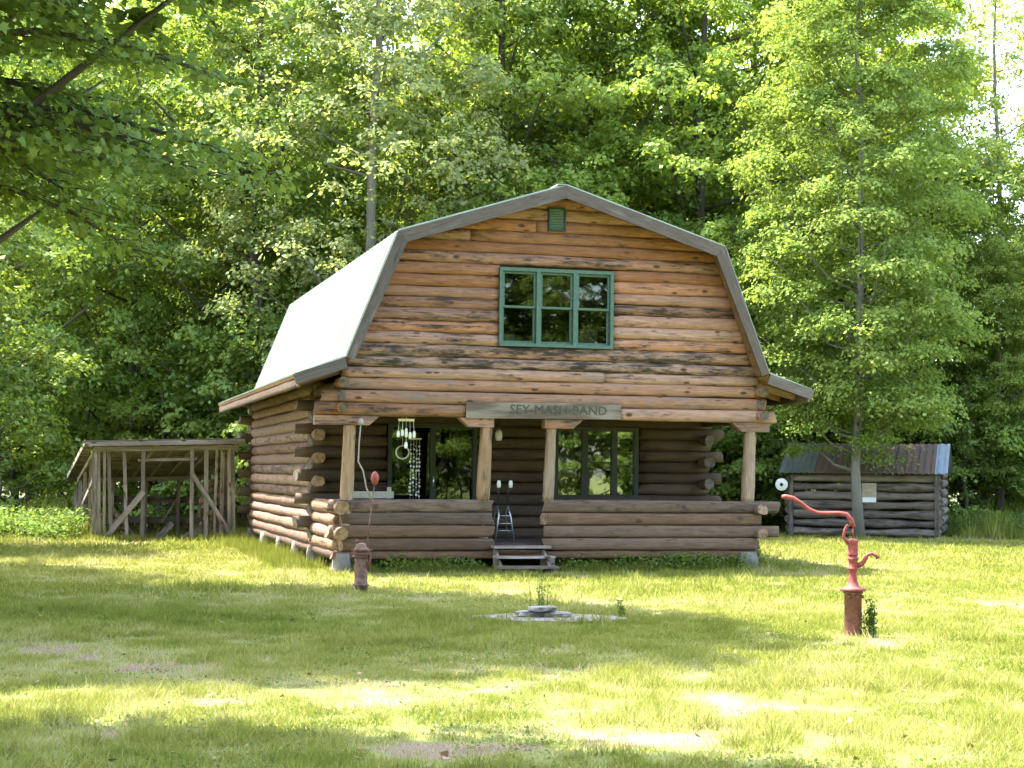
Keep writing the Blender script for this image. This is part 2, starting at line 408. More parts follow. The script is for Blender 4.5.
def tall(n, name, label, regions, h, w):
    Vs, Cs = [], []
    for (x0, x1, y0, y1, k, hh) in regions:
        v, c = blades(int(n*k), x0, x1, y0, y1, hh, w, False, lean=.5, dens=False); Vs.append(v); Cs.append(c*.7)
    V = np.concatenate(Vs); C = np.concatenate(Cs)
    tag(link(name, np_mesh(name, V, 3, len(C), M['grass'], C)), label, 'grass', kind='stuff')
tall(26000, 'long_grass', 'long unmown grass along the forest edge and round the sheds', [(-16,-9.4,37.5,46,1,.42),(11.6,18,42.5,49,1,.42),(-9,12,46,49,.8,.4),(-9.4,-6,36.4,37.0,.15,.2)], .5, .03)

def litter(n, size, name, label, cat, mat, seed, y1=24, thr=.55):
    r = np.random.RandomState(seed); y = 8+(y1-8)*r.rand(n)**1.3; x = (r.rand(n)*2-1)*(.34*y+1)
    k = vnoise(x, y, .7, seed) > thr; x, y = x[k], y[k]; q = len(x)
    pos = np.stack([x, y, .012+.03*r.rand(q)], 1); nr = np.array([0,0,1.0])+r.randn(q, 3)*.35
    V, m_ = leaf_quads(pos, nr, size, asp=.8, rr=r); c = r.rand(q)
    tag(link(name, np_mesh(name, V, m_, q, mat, c)), label, cat, kind='stuff')
LITTER = True
# strip of rank grass under the eaves and along the porch front
def strip(n, a0, a1, b0, b1, h, w, off=.0):
    a = rs.uniform(a0, a1, n); b = rs.uniform(b0, b1, n)
    x = L0.x+EX.x*a+DY.x*b; y = L0.y+EX.y*a+DY.y*b
    hh = h*(.3+.9*rs.rand(n)*vnoise(a, b, .35, 44)*1.6); th = rs.rand(n)*6.283; la = rs.rand(n)*6.283
    dx, dy = np.cos(th)*w/2, np.sin(th)*w/2; ll = hh*.5*rs.rand(n); z = np.zeros(n)
    return np.stack([np.stack([x-dx,y-dy,z],1), np.stack([x+dx,y+dy,z],1), np.stack([x+np.cos(la)*ll,y+np.sin(la)*ll,hh],1)],1).reshape(-1,3), rs.rand(n)*.4
S = [strip(3000, .2, 2.4, -.4, .2, .17, .012), strip(4500, 3.6, 7.6, -.4, .2, .17, .012), strip(4000, 7.2, 7.7, 0, 8, .25, .012), strip(7000, -.9, -.1, .5, 12, .22, .012)]
V = np.concatenate([s[0] for s in S]); C = np.concatenate([s[1] for s in S])
tag(link('rank_grass', np_mesh('rank_grass', V, 3, len(C), M['grass'], C)), 'rank untrimmed grass along the foot of the cabin', 'grass', kind='stuff')

# ------------------------------------------------------------------ foliage
def leaf_quads(pos, nrm, size, asp=.75, rr=None, lobed=False):
    rr = rr or rs
    n = len(pos); nrm = nrm/np.linalg.norm(nrm, axis=1, keepdims=True)
    r = rr.randn(n, 3); t = np.cross(nrm, r); t /= np.linalg.norm(t, axis=1, keepdims=True); b = np.cross(nrm, t)
    s = (size*(.6+.7*rr.rand(n)))[:, None] if np.isscalar(size) else (size*(.6+.7*rr.rand(n)))[:, None]
    if not lobed:
        c = nrm*s*.12
        P = [pos+t*s*.55, pos+b*s*.5*asp-c, pos-t*s*.5, pos-b*s*.5*asp-c]
        return np.stack(P, 1).reshape(-1, 3), 4
    # five pointed maple leaf outline
    out = [(0,-.45),(.20,-.30),(.46,-.28),(.30,-.05),(.52,.16),(.22,.16),(.0,.58),(-.22,.16),(-.52,.16),(-.30,-.05),(-.46,-.28),(-.20,-.30)]
    P = [pos+t*s*x+b*s*y-nrm*s*(.18*(x*x+y*y)) for x, y in out]
    return np.stack(P, 1).reshape(-1, 3), 12

def crown(seed, H, Rr, base, nbough, per_bough, per_clump, leaf, zf=.45, top=1.0, lobed=False, shape='round', upb=.9, tone=0, clump=.42, filt=None):
    rr = np.random.RandomState(seed)
    boughs = []
    for i in range(nbough):
        t = (i+rr.rand())/nbough
        if shape == 'round': pr = math.sqrt(max(0, 1-((t-.38)/.66)**2))
        elif shape == 'cone': pr = (1-t)**.75*(.9 if t > .06 else .7)
        else: pr = .75+.25*math.sin(t*9)
        pr *= (.75 if t < .08 else 1)
        th = i*2.39996+rr.rand()*.8; q = Rr*pr*(.35+.6*math.sqrt(rr.rand()))
        boughs.append((math.cos(th)*q, math.sin(th)*q, base+(H-base)*t*.95, th))
    pos = []; col = []; nr = []
    for (bx, by, bz, th) in boughs:
        br = Rr*rr.uniform(.26, .42); bt = rr.rand()
        n = int(per_bough*rr.uniform(.7, 1.3))
        u = rr.rand(n)**.5; ph = rr.rand(n)*6.283; up = rr.rand(n)
        cx = bx+np.cos(ph)*u*br*1.25; cy = by+np.sin(ph)*u*br*1.25
        cz = bz+(1-u**2)*br*zf*1.5*(up*1.3-.35)-u**2*br*.25
        for k in range(n):
            m = int(per_clump*rr.uniform(.5, 1.5)); cr = clump*rr.uniform(.6, 1.4)
            g = rr.randn(m, 3)*np.array([cr*.55, cr*.55, cr*.2]); g[:, 2] -= (g[:, 0]**2+g[:, 1]**2)*.35/cr
            pos.append(g+np.array([cx[k], cy[k], cz[k]]))
            o = np.array([math.cos(th)*.25, math.sin(th)*.25, upb]); nr.append(o+g*.9/cr*np.array([1,1,.3])+rr.randn(m, 3)*.42)
            col.append(np.clip(rr.rand(m)*.45+rr.rand()*.3+bt*.25+tone, 0, 1))
    pos = np.concatenate(pos); nr = np.concatenate(nr); col = np.concatenate(col)
    if filt is not None:
        k = filt(pos, rr); pos, nr, col = pos[k], nr[k], col[k]
    V, n = leaf_quads(pos, nr, leaf, rr=rr, lobed=lobed)
    return V, n, col, boughs
def limbs(seed, H, base, boughs, r0, lean=(0, 0), every=1, bark='bark', name='trunk', rt=.03):
    m = MB(); st = random.Random(seed)
    pts = []; n = 9
    for i in range(n+1):
        t = i/n; pts.append((lean[0]*t*t*H+st.uniform(-.1, .1)*(t > 0)*(1+H*.01), lean[1]*t*t*H+st.uniform(-.1, .1)*(t > 0), H*.93*t))
    rad = [r0*(1.35 if i == 0 else 1)*(1-i/n)**.8+rt for i in range(n+1)]
    m.tube(pts, rad, 9)
    for (bx, by, bz, th) in boughs[::every]:
        zz = max(base*.75, bz-math.hypot(bx, by)*.55); t = min(.97, zz/(H*.93)); k = min(n-1, int(t*n)); f = t*n-k
        s = Vector(pts[k]).lerp(Vector(pts[k+1]), f); e = Vector((bx, by, bz)); mid = s.lerp(e, .5)+Vector((0, 0, -.12*(e-s).length))
        rb = max(.025, rad[k]*.38)
        m.tube([s, mid, e, e+(e-mid)*.4], [rb, rb*.7, rb*.4, .012], 5)
    me = m.build(name, M[bark]); d = me.data; bpy.data.objects.remove(me); return d
PROTO = {}
def proto(key, mat, seed, H, Rr, base, nb, pb, pc, leaf, r0=.2, bark='bark', lean=(0,0), every=1, **kw):
    V, n, col, bo = crown(seed, H, Rr, base, nb, pb, pc, leaf, **kw)
    PROTO[key] = (np_mesh('crown', V, n, len(col), M[mat], col), limbs(seed, H, base, bo, r0, lean, every, bark))
def tree(key, x, y, rz, s, label, group=None, name='broadleaf_tree', cat='tree', sz=1):
    o = empty(name, (x, y, 0), rz, label, cat, group); o.scale = (s, s, s*sz)
    link('trunk', PROTO[key][1], o); link('crown', PROTO[key][0], o); return o
#                      seed  H   R   base  nb  pb  pc leaf
proto('m1','leaf_maple', 1, 19, 4.6, 2.6, 46, 24, 56, .145, .20)
proto('m2','leaf_maple', 2, 21, 4.2, 3.5, 46, 24, 56, .145, .22)
proto('m3','leaf_maple', 3, 17, 4.4, 2.2, 42, 24, 54, .145, .17)
proto('d1','leaf_deep', 4, 18, 4.4, 2.4, 42, 24, 54, .145, .20)
proto('d2','leaf_deep', 5, 20, 4.3, 3.2, 44, 23, 54, .145, .20)
proto('p1','leaf_pale', 6, 20, 4.2, 3.4, 62, 18, 56, .125, .15, bark='palebark', lean=(.010, 0), zf=.7, every=3)
proto('s1','leaf_maple', 7, 5.0, 2.0, .5, 16, 14, 30, .16, .05, clump=.3)
proto('s2','leaf_deep', 8, 6.5, 2.3, .7, 18, 14, 30, .17, .06, clump=.3)
proto('bg','leaf_deep', 9, 20, 5.0, 1.5, 50, 12, 26, .36, .22, clump=.6)

FG = 'forest trees standing behind the clearing'
# named front row: key, x, y, rot, scale, label
front = [
 ('d1',-15.0,45.5,.4,1.0,'dark green leafy tree rising behind the left edge of the lean-to'),
 ('m3',-11.2,49.0,1.9,.95,'bright maple with sunlit sprays above the lean-to roof'),
 ('d2',-7.4,47.5,2.6,1.0,'deep green tree filling the gap between lean-to and cabin roof'),
 ('p1',-3.9,45.0,.2,1.06,'tall pale olive tree with a grey leaning trunk above the left roof slope'),
 ('m2',-.4,48.5,3.7,1.0,'tall green maple directly behind the cabin ridge'),
 ('d2',2.4,50.5,5.0,1.02,'dark trunked tree showing above the right half of the gable'),
 ('m1',5.6,49.0,4.2,1.05,'bright maple beside the right roof break of the cabin'),
 ('m1',9.6,51.0,1.1,1.12,'sunlit yellow green maple directly behind the log shed'),
 ('m1',12.6,50.0,2.3,.66,'lower sunlit maple right of the log shed roof'),
 ('m3',16.0,49.0,5.5,.70,'leafy maple at the right edge of the clearing'),
 ('m2',14.0,47.6,2.2,.42,'young bright maple right of the log shed near the long grass'),
]
for k, x, y, rz, s, lab in front: tree(k, x, y, rz, s, lab, FG)
# pale open tree at the top right with sky between its branches
proto('open','leaf_pale', 16, 19, 4.0, 3.0, 46, 17, 44, .13, .10, bark='palebark', zf=.6, every=3)
tree('open', 15.6, 53, 1.0, 1.0, 'open pale leaved tree at the upper right with sky showing through', FG)
keys = ['m1','m2','m3','d1','m3','m2']
n = 0
for row, (yy, sp) in enumerate([(56, 4.6), (63, 5.0), (71, 5.6)]):
    half = .33*yy+6; x = -half+rnd.uniform(0, 2)
    while x < half:
        X = x+rnd.uniform(-1, 1); Y = yy+rnd.uniform(-2, 2); ratio = X/Y
        if not (.235 < ratio < .36):
            k = keys[n % 6]; s = rnd.uniform(.92, 1.12)
            tree(k, X, Y, rnd.uniform(0, 6), s, 'leafy forest tree in the shaded ranks behind the front row', 'forest trees in the ranks behind the front row'); n += 1
        elif rnd.random() < .8:
            tree('m3', X, Y, rnd.uniform(0, 6), .62, 'low leafy tree in the gap of sky at the right', 'low trees in the gap at the right')
        x += sp
for i in range(15):
    x = -38+i*5.3+rnd.uniform(-1, 1); y = 82+rnd.uniform(-3, 3)
    if .235 < x/y < .36: continue
    tree('bg', x, y, rnd.uniform(0, 6), 1.05, 'dark distant tree deep in the forest', 'distant trees deep in the forest')
# understorey saplings and bushes
spots = [(-13.6,44,'s2',.8),(-9.6,45.5,'s1',.8),(-6.6,44.5,'s2',.9),(-5.2,42,'s1',.8),(-2.6,43,'s2',.8),(4.6,45,'s2',.9),(6.6,46.5,'s1',.8),(12.9,47.2,'s2',.7),(15.0,46.8,'s1',.6),(-12.0,47,'s1',.9),(1.5,45,'s1',.8),(8.6,48,'s2',.8),(10.8,48.2,'s1',.8),(-16.5,46,'s1',.8),(14.2,50,'s2',.8),(-8.2,49,'s2',.9),(17,50,'s2',.8)]
for i, (x, y, k, s) in enumerate(spots):
    tree(k, x, y, rnd.uniform(0, 6), s, 'leafy sapling in the understorey at the forest edge', 'saplings at the forest edge', 'sapling', 'sapling')
for i in range(46):
    x = rnd.uniform(-21, 21); y = rnd.uniform(52, 66)
    if rnd.random() < .5:
        tree(rnd.choice(['s1','s2']), x, y, rnd.uniform(0, 6), rnd.uniform(.6, 1.0), 'shaded sapling deeper among the forest trunks', 'saplings among the forest trunks', 'sapling', 'sapling')
    else:
        m = MB(); h = rnd.uniform(6, 10); lx = rnd.uniform(-.6, .6)
        m.tube([(0,0,0),(lx*.3,0,h*.4),(lx,0,h)], [rnd.uniform(.06,.13),.07,.03], 7)
        o = m.build('bare_trunk', M['bark']); o.location = (x, y-3, 0)
        tag(o, 'slim bare trunk in the dark understorey', 'tree trunk', 'slim trunks in the understorey')
# trees behind the photographer (seen only in window reflections)
for i in range(13):
    x = -6+i*4.2; y = -27+.55*(x-6)+rnd.uniform(-1.5, 1.5)
    if i > 7: y = -27+.55*24+(i-7)*3.4
    tree(['m1','d1','m2','d2','m3','m1'][i % 6], x, y, i*1.3, 1, 'leafy tree behind the photographer, mirrored in the cabin panes', 'trees behind the photographer')
for i in range(12):
    x = -2+i*4.6; y = -34+.55*(x-6)
    if i > 6: y = -34+.55*24+(i-7)*4
    tree('bg', x, y, i*2.3, 1.1, 'leafy tree behind the photographer, mirrored in the cabin panes', 'trees behind the photographer')
for i in range(12):
    x = 2+i*3.1; y = -19+.5*(x-4)+rnd.uniform(-1, 1)
    tree(['s1','s2'][i % 2], x, y, i*2.3, 1.0, 'sapling behind the photographer, mirrored in the porch window', 'saplings behind the photographer', 'sapling', 'sapling')
# left middle-distance maple
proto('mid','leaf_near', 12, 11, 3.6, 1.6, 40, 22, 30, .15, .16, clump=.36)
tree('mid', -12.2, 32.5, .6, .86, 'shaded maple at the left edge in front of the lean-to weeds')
# near maple whose boughs hang into the upper left
def nearfilt(p, r):
    return ~((p[:, 2] < 3.2))
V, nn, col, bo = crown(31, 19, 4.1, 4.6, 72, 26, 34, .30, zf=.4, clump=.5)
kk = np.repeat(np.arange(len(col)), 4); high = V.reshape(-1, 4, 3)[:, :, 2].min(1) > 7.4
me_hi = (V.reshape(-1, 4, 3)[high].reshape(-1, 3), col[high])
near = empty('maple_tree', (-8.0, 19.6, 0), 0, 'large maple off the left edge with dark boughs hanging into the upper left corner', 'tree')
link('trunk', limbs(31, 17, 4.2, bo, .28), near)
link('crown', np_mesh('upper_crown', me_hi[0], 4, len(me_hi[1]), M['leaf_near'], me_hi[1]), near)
rr = np.random.RandomState(77)
bm_ = MB(); P_ = []; NR = []; CC = []
low = []
for i in range(34):
    th = rr.uniform(-1.9, 1.9); L_ = rr.uniform(3.0, 5.3)*(1 if abs(th) < 1.2 else .85); z0 = rr.uniform(5.5, 9.0); z1 = z0-rr.uniform(-.1, 1.0)-L_*.10
    low.append((th, L_, z0, z1))
for (th, L_, z0, z1) in low:
    s = Vector((0, 0, z0-.8)); e = Vector((math.cos(th)*L_, math.sin(th)*L_, z1)); mid = s.lerp(e, .55)+Vector((0, 0, .45))
    pts = [s, s.lerp(mid, .5)+Vector((0,0,.12)), mid, mid.lerp(e, .5)+Vector((0,0,.08)), e]
    bm_.tube(pts, [.07,.055,.04,.025,.008], 6)
    for j in range(11):
        t = .28+.72*j/10; q = pts[0].lerp(pts[1], 0)
        k = min(3, int(t*4)); q = pts[k].lerp(pts[k+1], t*4-k)
        for sd in (-1, 1):
            a2 = th+sd*rr.uniform(.5, 1.1); l2 = rr.uniform(.5, 1.35)*(1.15-t*.6)
            tip = q+Vector((math.cos(a2)*l2, math.sin(a2)*l2, -l2*rr.uniform(.05, .4)))
            bm_.tube([q, q.lerp(tip, .5)+Vector((0,0,.04)), tip], [.014,.009,.004], 4)
            m = 24; tt = rr.rand(m); g = np.array(q)[None]*(1-tt[:, None])+np.array(tip)[None]*tt[:, None]
            g = g+rr.randn(m, 3)*np.array([.19,.19,.075]); P_.append(g)
            NR.append(np.array([math.cos(th)*.5,math.sin(th)*.3-.35,.7])+rr.randn(m, 3)*.5); CC.append(np.clip(rr.rand(m)*.7+rr.rand()*.3, 0, 1))
P_ = np.concatenate(P_); NR = np.concatenate(NR); CC = np.concatenate(CC)
V, nn = leaf_quads(P_, NR, .115, rr=rr, lobed=True)
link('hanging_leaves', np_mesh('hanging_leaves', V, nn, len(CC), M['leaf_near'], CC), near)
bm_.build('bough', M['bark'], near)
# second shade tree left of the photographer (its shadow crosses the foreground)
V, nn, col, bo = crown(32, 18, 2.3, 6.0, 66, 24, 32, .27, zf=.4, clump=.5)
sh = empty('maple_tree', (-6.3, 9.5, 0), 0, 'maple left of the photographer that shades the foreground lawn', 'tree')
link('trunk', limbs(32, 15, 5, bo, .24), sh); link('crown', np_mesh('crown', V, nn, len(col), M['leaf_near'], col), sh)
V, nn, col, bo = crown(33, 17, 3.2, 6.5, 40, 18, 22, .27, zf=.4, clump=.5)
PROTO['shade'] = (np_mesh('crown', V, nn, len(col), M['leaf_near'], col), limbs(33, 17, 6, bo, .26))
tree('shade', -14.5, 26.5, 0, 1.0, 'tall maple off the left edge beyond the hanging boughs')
tree('shade', -15.5, 14.5, 2, .9, 'far left maple out beside the lawn')
# ragged little larch in front of the log shed
V, nn, col, bo = crown(41, 17.5, 2.6, 3.2, 80, 23, 58, .105, zf=.42, clump=.36, tone=.12)
V2, n2, col2, bo2 = crown(43, 4.4, 1.45, 2.15, 12, 10, 70, .075, zf=.2, clump=.34, upb=.5)
lar = empty('shade_tree', (8.85, 42.2, 0), 0, 'tall broad sunlit tree standing right in front of the log shed', 'tree')
link('trunk', limbs(41, 17.5, 2.2, bo+bo2, .105, bark='palebark', rt=.02), lar)
link('crown', np_mesh('crown', np.concatenate([V, V2]), nn, len(col)+len(col2), M['leaf_larch'], np.concatenate([col, col2])), lar)

litter(30000, .026, 'clover', 'patches of clover and plantain leaves in the lawn', 'clover', M['leaf_weed'], 71)
litter(600, .055, 'fallen_leaves', 'scattered dry fallen leaves on the lawn', 'leaf litter', plain('dry_leaf', (.26,.16,.08), .8, bump=0, scale=3), 72, thr=.35)
# ------------------------------------------------------------------ leafy weeds
def weeds(name, label, pts, h, per, leaf, kind='stuff', cat='weeds', mat='leaf_weed'):
    Ps, Ns, Cs = [], [], []
    for (x, y) in pts:
        hh = h*rs.uniform(.5, 1.2); m = int(per*rs.uniform(.6, 1.3)); t = rs.rand(m)**.7
        g = np.stack([x+rs.randn(m)*.07*(1+t), y+rs.randn(m)*.07*(1+t), t*hh], 1); Ps.append(g)
        Ns.append(np.array([0,0,.8])+rs.randn(m, 3)*.5); Cs.append(np.clip(rs.rand(m)*.6+rs.rand()*.4, 0, 1))
    V, n = leaf_quads(np.concatenate(Ps), np.concatenate(Ns), leaf, asp=.5); C = np.concatenate(Cs)
    return tag(link(name, np_mesh(name, V, n, len(C), M[mat], C)), label, cat, kind=kind)
pts = []
for i in range(150):
    a = rnd.choice([rnd.uniform(.3, 2.3), rnd.uniform(3.8, 7.4), rnd.uniform(4.5, 7.0)]); b = rnd.uniform(-.32, .3); p = cab(a, b, 0); pts.append((p.x, p.y))
weeds('weeds', 'broad leaved weeds growing in the shade under the porch rail', pts, .27, 34, .062, mat='leaf_deep')
pts = [(rnd.uniform(-15, -9.6), rnd.uniform(36.2, 42)) for i in range(300)]+[(rnd.uniform(11.8, 17), rnd.uniform(43, 48)) for i in range(320)]
weeds('undergrowth', 'pale tangled undergrowth at the forest edge', pts, .62, 50, .10, cat='undergrowth')
pts = [(rnd.uniform(-20, 20), rnd.uniform(48.5, 58)) for i in range(900)]
weeds('forest_floor_plants', 'low green plants on the shaded forest floor', pts, .55, 30, .14, cat='undergrowth')

# ------------------------------------------------------------------ CABIN
cabin = empty('log_cabin', L0, YAW, 'two storey log cabin with gambrel roof, open front porch and green gable window', 'cabin')
PK=(3.58,6.28); LB=(.80,5.40); RB=(6.36,5.40); LS=(0.0,3.38); RS=(7.16,3.30); LF=(-.80,3.08); RF=(7.96,3.03)
prof = [LF, LS, LB, PK, RB, RS, RF]
def xl(h):
    if h <= 3.38: return -.02
    return LS[0]+(LB[0]-LS[0])*(h-3.38)/(5.40-3.38) if h < 5.40 else LB[0]+(PK[0]-LB[0])*(h-5.40)/(6.28-5.40)
def xr(h):
    if h <= 3.30: return 7.18
    return RS[0]+(RB[0]-RS[0])*(h-3.30)/(5.40-3.30) if h < 5.40 else RB[0]+(PK[0]-RB[0])*(h-5.40)/(6.28-5.40)
W0, W1, WH0, WH1 = 2.60, 4.50, 3.69, 4.92     # window opening
# siding of half-logs; every row clipped to the gable outline
m = MB(); mw = MB(); h = 2.90; rows = []
while h < 6.12:
    dh = rnd.uniform(.172, .205); rows.append((h, dh)); h += dh
for (h, dh) in rows:
    hc = h+dh/2; hr = min(hc, 6.15)
    def cl(p):
        z = min(p.z, 6.2); return (min(max(p.x, xl(z)+.03), xr(z)-.03), p.y, z)
    xa, xb = xl(h)+.0, xr(h)
    segs = [(xa, xb)]
    if hc > WH0-.07 and hc < WH1+.07: segs = [(xa, W0-.02), (W1+.02, xb)]
    out = []
    for s0, s1 in segs:
        if s1-s0 > 3 and rnd.random() < .22: c = rnd.uniform(s0+1.2, s1-1.2); out += [(s0, c-.004), (c+.004, s1)]
        else: out.append((s0, s1))
    for s0, s1 in out:
        mm = mw if (hc < 3.60) else m
        b = rnd.uniform(-.012, .014)
        mm.log((s0, b, hc+rnd.uniform(-.006,.006)), (s1, b, hc+rnd.uniform(-.006,.006)), .072, dh/2*1.04, seg=max(6, int((s1-s0)*7)), k=14, ex=.84, wob=.085, clamp=cl, cap=0)
m.build('gable_siding', [M['siding'], M['endgrain']], cabin)
mw.build('weathered_siding', [M['siding_worn'], M['greyend']], cabin)['label'] = 'grey and black stained lower siding logs'
# backing wall behind the siding, with the window hole
m = MB()
def poly_prism(mb, pts, y0, y1, mi=0, axis=0):
    n0 = len(mb.v); n = len(pts); o = rnd.random()*20; c = mb.rc()
    mb.v += [(x, y0, z) for x, z in pts]+[(x, y1, z) for x, z in pts]
    mb.face([n0+i for i in range(n)], [(x+o, z+o) if axis == 0 else (z+o, x+o) for x, z in pts], c, mi)
    mb.face([n0+n+i for i in reversed(range(n))], [(x+o, z+o) for x, z in reversed(pts)], c, mi)
    for i in range(n):
        j = (i+1) % n; d = math.dist(pts[i], pts[j]); mb.face((n0+i, n0+n+i, n0+n+j, n0+j), [(o,o),(o,o+y1-y0),(o+d,o+y1-y0),(o+d,o)], c, mi)
e_ = .05
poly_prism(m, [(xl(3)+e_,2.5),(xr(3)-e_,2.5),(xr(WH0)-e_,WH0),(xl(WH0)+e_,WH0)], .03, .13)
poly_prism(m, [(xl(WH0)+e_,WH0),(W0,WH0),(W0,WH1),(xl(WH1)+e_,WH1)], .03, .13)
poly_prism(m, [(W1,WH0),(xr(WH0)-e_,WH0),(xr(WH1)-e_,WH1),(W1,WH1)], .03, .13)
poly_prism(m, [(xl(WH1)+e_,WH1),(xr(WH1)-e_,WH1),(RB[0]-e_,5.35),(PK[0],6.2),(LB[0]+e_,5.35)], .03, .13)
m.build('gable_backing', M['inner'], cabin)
m = MB(); poly_prism(m, [(.02,2.5),(7.14,2.5),(7.1,3.3),(RB[0]-e_,5.35),(PK[0],6.2),(LB[0]+e_,5.35),(.05,3.35)], 11.55, 11.68)
m.build('rear_gable', M['inner'], cabin)
# roof panels: standing seam metal sheets over board deck
def roofpt(p, off):  # push outward along the profile normal
    return p
RY0, RY1 = -.46, 12.0
def panel(mb, A, B, y0, y1, th0, th1, mi=0):
    """slab between profile points A,B from offset th0 to th1 above"""
    ax = Vector((B[0]-A[0], 0, B[1]-A[1])); Ln = ax.length; ax.normalize(); nrm = Vector((-ax.z, 0, ax.x))
    if nrm.z < 0: nrm = -nrm
    o = Vector((A[0], 0, A[1]))
    def fn(p): return o+ax*p[0]+nrm*p[2]+Vector((0, p[1], 0))
    mb.box(0, Ln, y0, y1, th0, th1, 1, mi, None, fn); return ax, nrm, Ln, o
roof = MB()
for i in range(6):
    ax, nrm, Ln, o = panel(roof, prof[i], prof[i+1], RY0-.02, RY1+.02, .002, .014)
    y = RY0+.02
    while y < RY1:            # raised ribs
        def fn(p, o=o, ax=ax, nrm=nrm): return o+ax*p[0]+nrm*p[2]+Vector((0, p[1], 0))
        roof.box(.01, Ln-.01, y-.012, y+.012, .014, .030, 0, 0, None, fn); y += .30
ro = roof.build('metal_roof', M['metal_roof'], cabin)
deck = MB()
for i in range(6): panel(deck, prof[i], prof[i+1], RY0+.03, RY1-.03, -.05, -.002)
for i in (1, 2, 3, 4):        # rough lookout boards under the front overhang
    A, B = prof[i], prof[i+1]
    for t0 in (0,):
        panel(deck, A, B, RY0+.05, -.09, -.085, -.052)
deck.build('soffit', M['soffit'], cabin)
# rake fascia
def rake(y0, y1, w, name):
    inner = []
    fa = MB()
    for i in range(1, 5):
        A, B = Vector((prof[i][0], prof[i][1])), Vector((prof[i+1][0], prof[i+1][1]))
        wa = w*.72 if i in (1, 4) else w
        def nin(P, Q): d = (Q-P).normalized(); return Vector((d.y, -d.x))
        # mitred inner corners
        def inner_pt(k):
            P = Vector(prof[k]); n1 = nin(Vector(prof[k-1]), P) if k > 1 else None; n2 = nin(P, Vector(prof[k+1])) if k < 5 else None
            if n1 is None or n2 is None: return P+(n2 or n1)*w*.68
            b = (n1+n2).normalized(); return P+b*(w/max(.5, b.dot(n1)))*1.0
        a2, b2 = inner_pt(i), inner_pt(i+1)
        n0 = len(fa.v); o = rnd.random()*20; c = (.35+.3*rnd.random(), rnd.random(), rnd.random(), 1); Ln = (B-A).length
        e = (B-A).normalized()*.0015
        q = [A+e, B-e, b2-e, a2+e]
        fa.v += [(p.x, y0, p.y) for p in q]+[(p.x, y1, p.y) for p in q]
        uv = [(o,o),(o+Ln,o),(o+Ln,o+w),(o,o+w)]
        fa.face((n0+3,n0+2,n0+1,n0), uv[::-1], c); fa.face((n0+4,n0+5,n0+6,n0+7), uv, c)
        for x in range(4):
            y = (x+1) % 4; fa.face((n0+x,n0+y,n0+4+y,n0+4+x), [(o,o),(o+Ln,o),(o+Ln,o+.04),(o,o+.04)], c)
    return fa.build(name, M['fascia'], cabin)
rake(RY0-.035, RY0+.012, .20, 'rake_board'); rake(RY1-.012, RY1+.035, .20, 'rake_board')
for A, B in ((LS, LF), (RS, RF)):
    m = MB(); ax = Vector((B[0]-A[0], 0, B[1]-A[1])); 
    m.bar((A[0], RY0-.012, A[1]-.09), (B[0], RY0-.012, B[1]-.07), .17, .045)
    m.build('flare_board', M['fascia'], cabin)
for x, z, s in ((LF[0]+.02, LF[1], 1), (RF[0]-.02, RF[1], -1)):
    m = MB(); m.log((x+s*.04, RY0+.02, z-.11), (x+s*.04, RY1-.02, z-.11), .035, .085, seg=20, ex=.6, wob=.07)
    m.build('eave_board', [M['inner'], M['endgrain']], cabin)
# rafters tails under flares
y = .05
while y < 11.9:
    m = MB(); m.bar((LS[0]+.1, y, LS[1]-.16), (LF[0]+.06, y, LF[1]-.10), .09, .06); m.build('rafter_tail', M['soffit'], cabin)
    m = MB(); m.bar((RS[0]-.1, y, RS[1]-.16), (RF[0]-.06, y, RF[1]-.10), .09, .06); m.build('rafter_tail', M['soffit'], cabin); y += .61
# ridge cap and drip edge
m = MB(); m.bar((PK[0]-.07, RY0-.03, PK[1]+.012), (PK[0]-.07, RY1, PK[1]+.012), .016, .17); m.build('ridge_cap', M['metal_roof'], cabin)

# header logs (three, the middle one carries the grey name board)
m = MB()
for (z, r_, a0, a1) in ((2.585, .105, -.42, 2.06), (2.585, .105, 4.62, 7.46), (2.79, .10, -.30, 7.30)):
    m.log((a0, -.02, z), (a1, -.02, z), .10, r_, seg=26, k=14, ex=.6, wob=.05)
m.build('header_log', [M['siding_worn'], M['greyend']], cabin)
m = MB(); m.box(2.02, 4.66, -.150, .06, 2.475, 2.735, 0, fn=lambda p: (p[0], p[1], p[2]+(.02*math.sin(p[0]*3))))
nb = m.build('name_board', M['greyboard'], cabin)
def text(body, size, loc, mat, parent, name='lettering', ext=.004, rot=(R(90),0,0), sx=1.0, bold=.004):
    cu = bpy.data.curves.new(name, 'FONT'); cu.body = body; cu.size = size; cu.extrude = ext; cu.offset = bold; cu.align_x = 'CENTER'; cu.align_y = 'CENTER'; cu.resolution_u = 2
    o = bpy.data.objects.new(name, cu); COL.objects.link(o)
    dg = bpy.context.evaluated_depsgraph_get(); me = bpy.data.meshes.new_from_object(o.evaluated_get(dg)); bpy.data.objects.remove(o)
    me.materials.clear(); me.materials.append(mat)
    q = link(name, me, parent); q.location = loc; q.rotation_euler = rot; q.scale = (sx, 1, 1); return q
text('SEY-MASH-BAND', .20, (3.58, -.155, 2.625), M['letter'], nb, sx=1.10, bold=0)

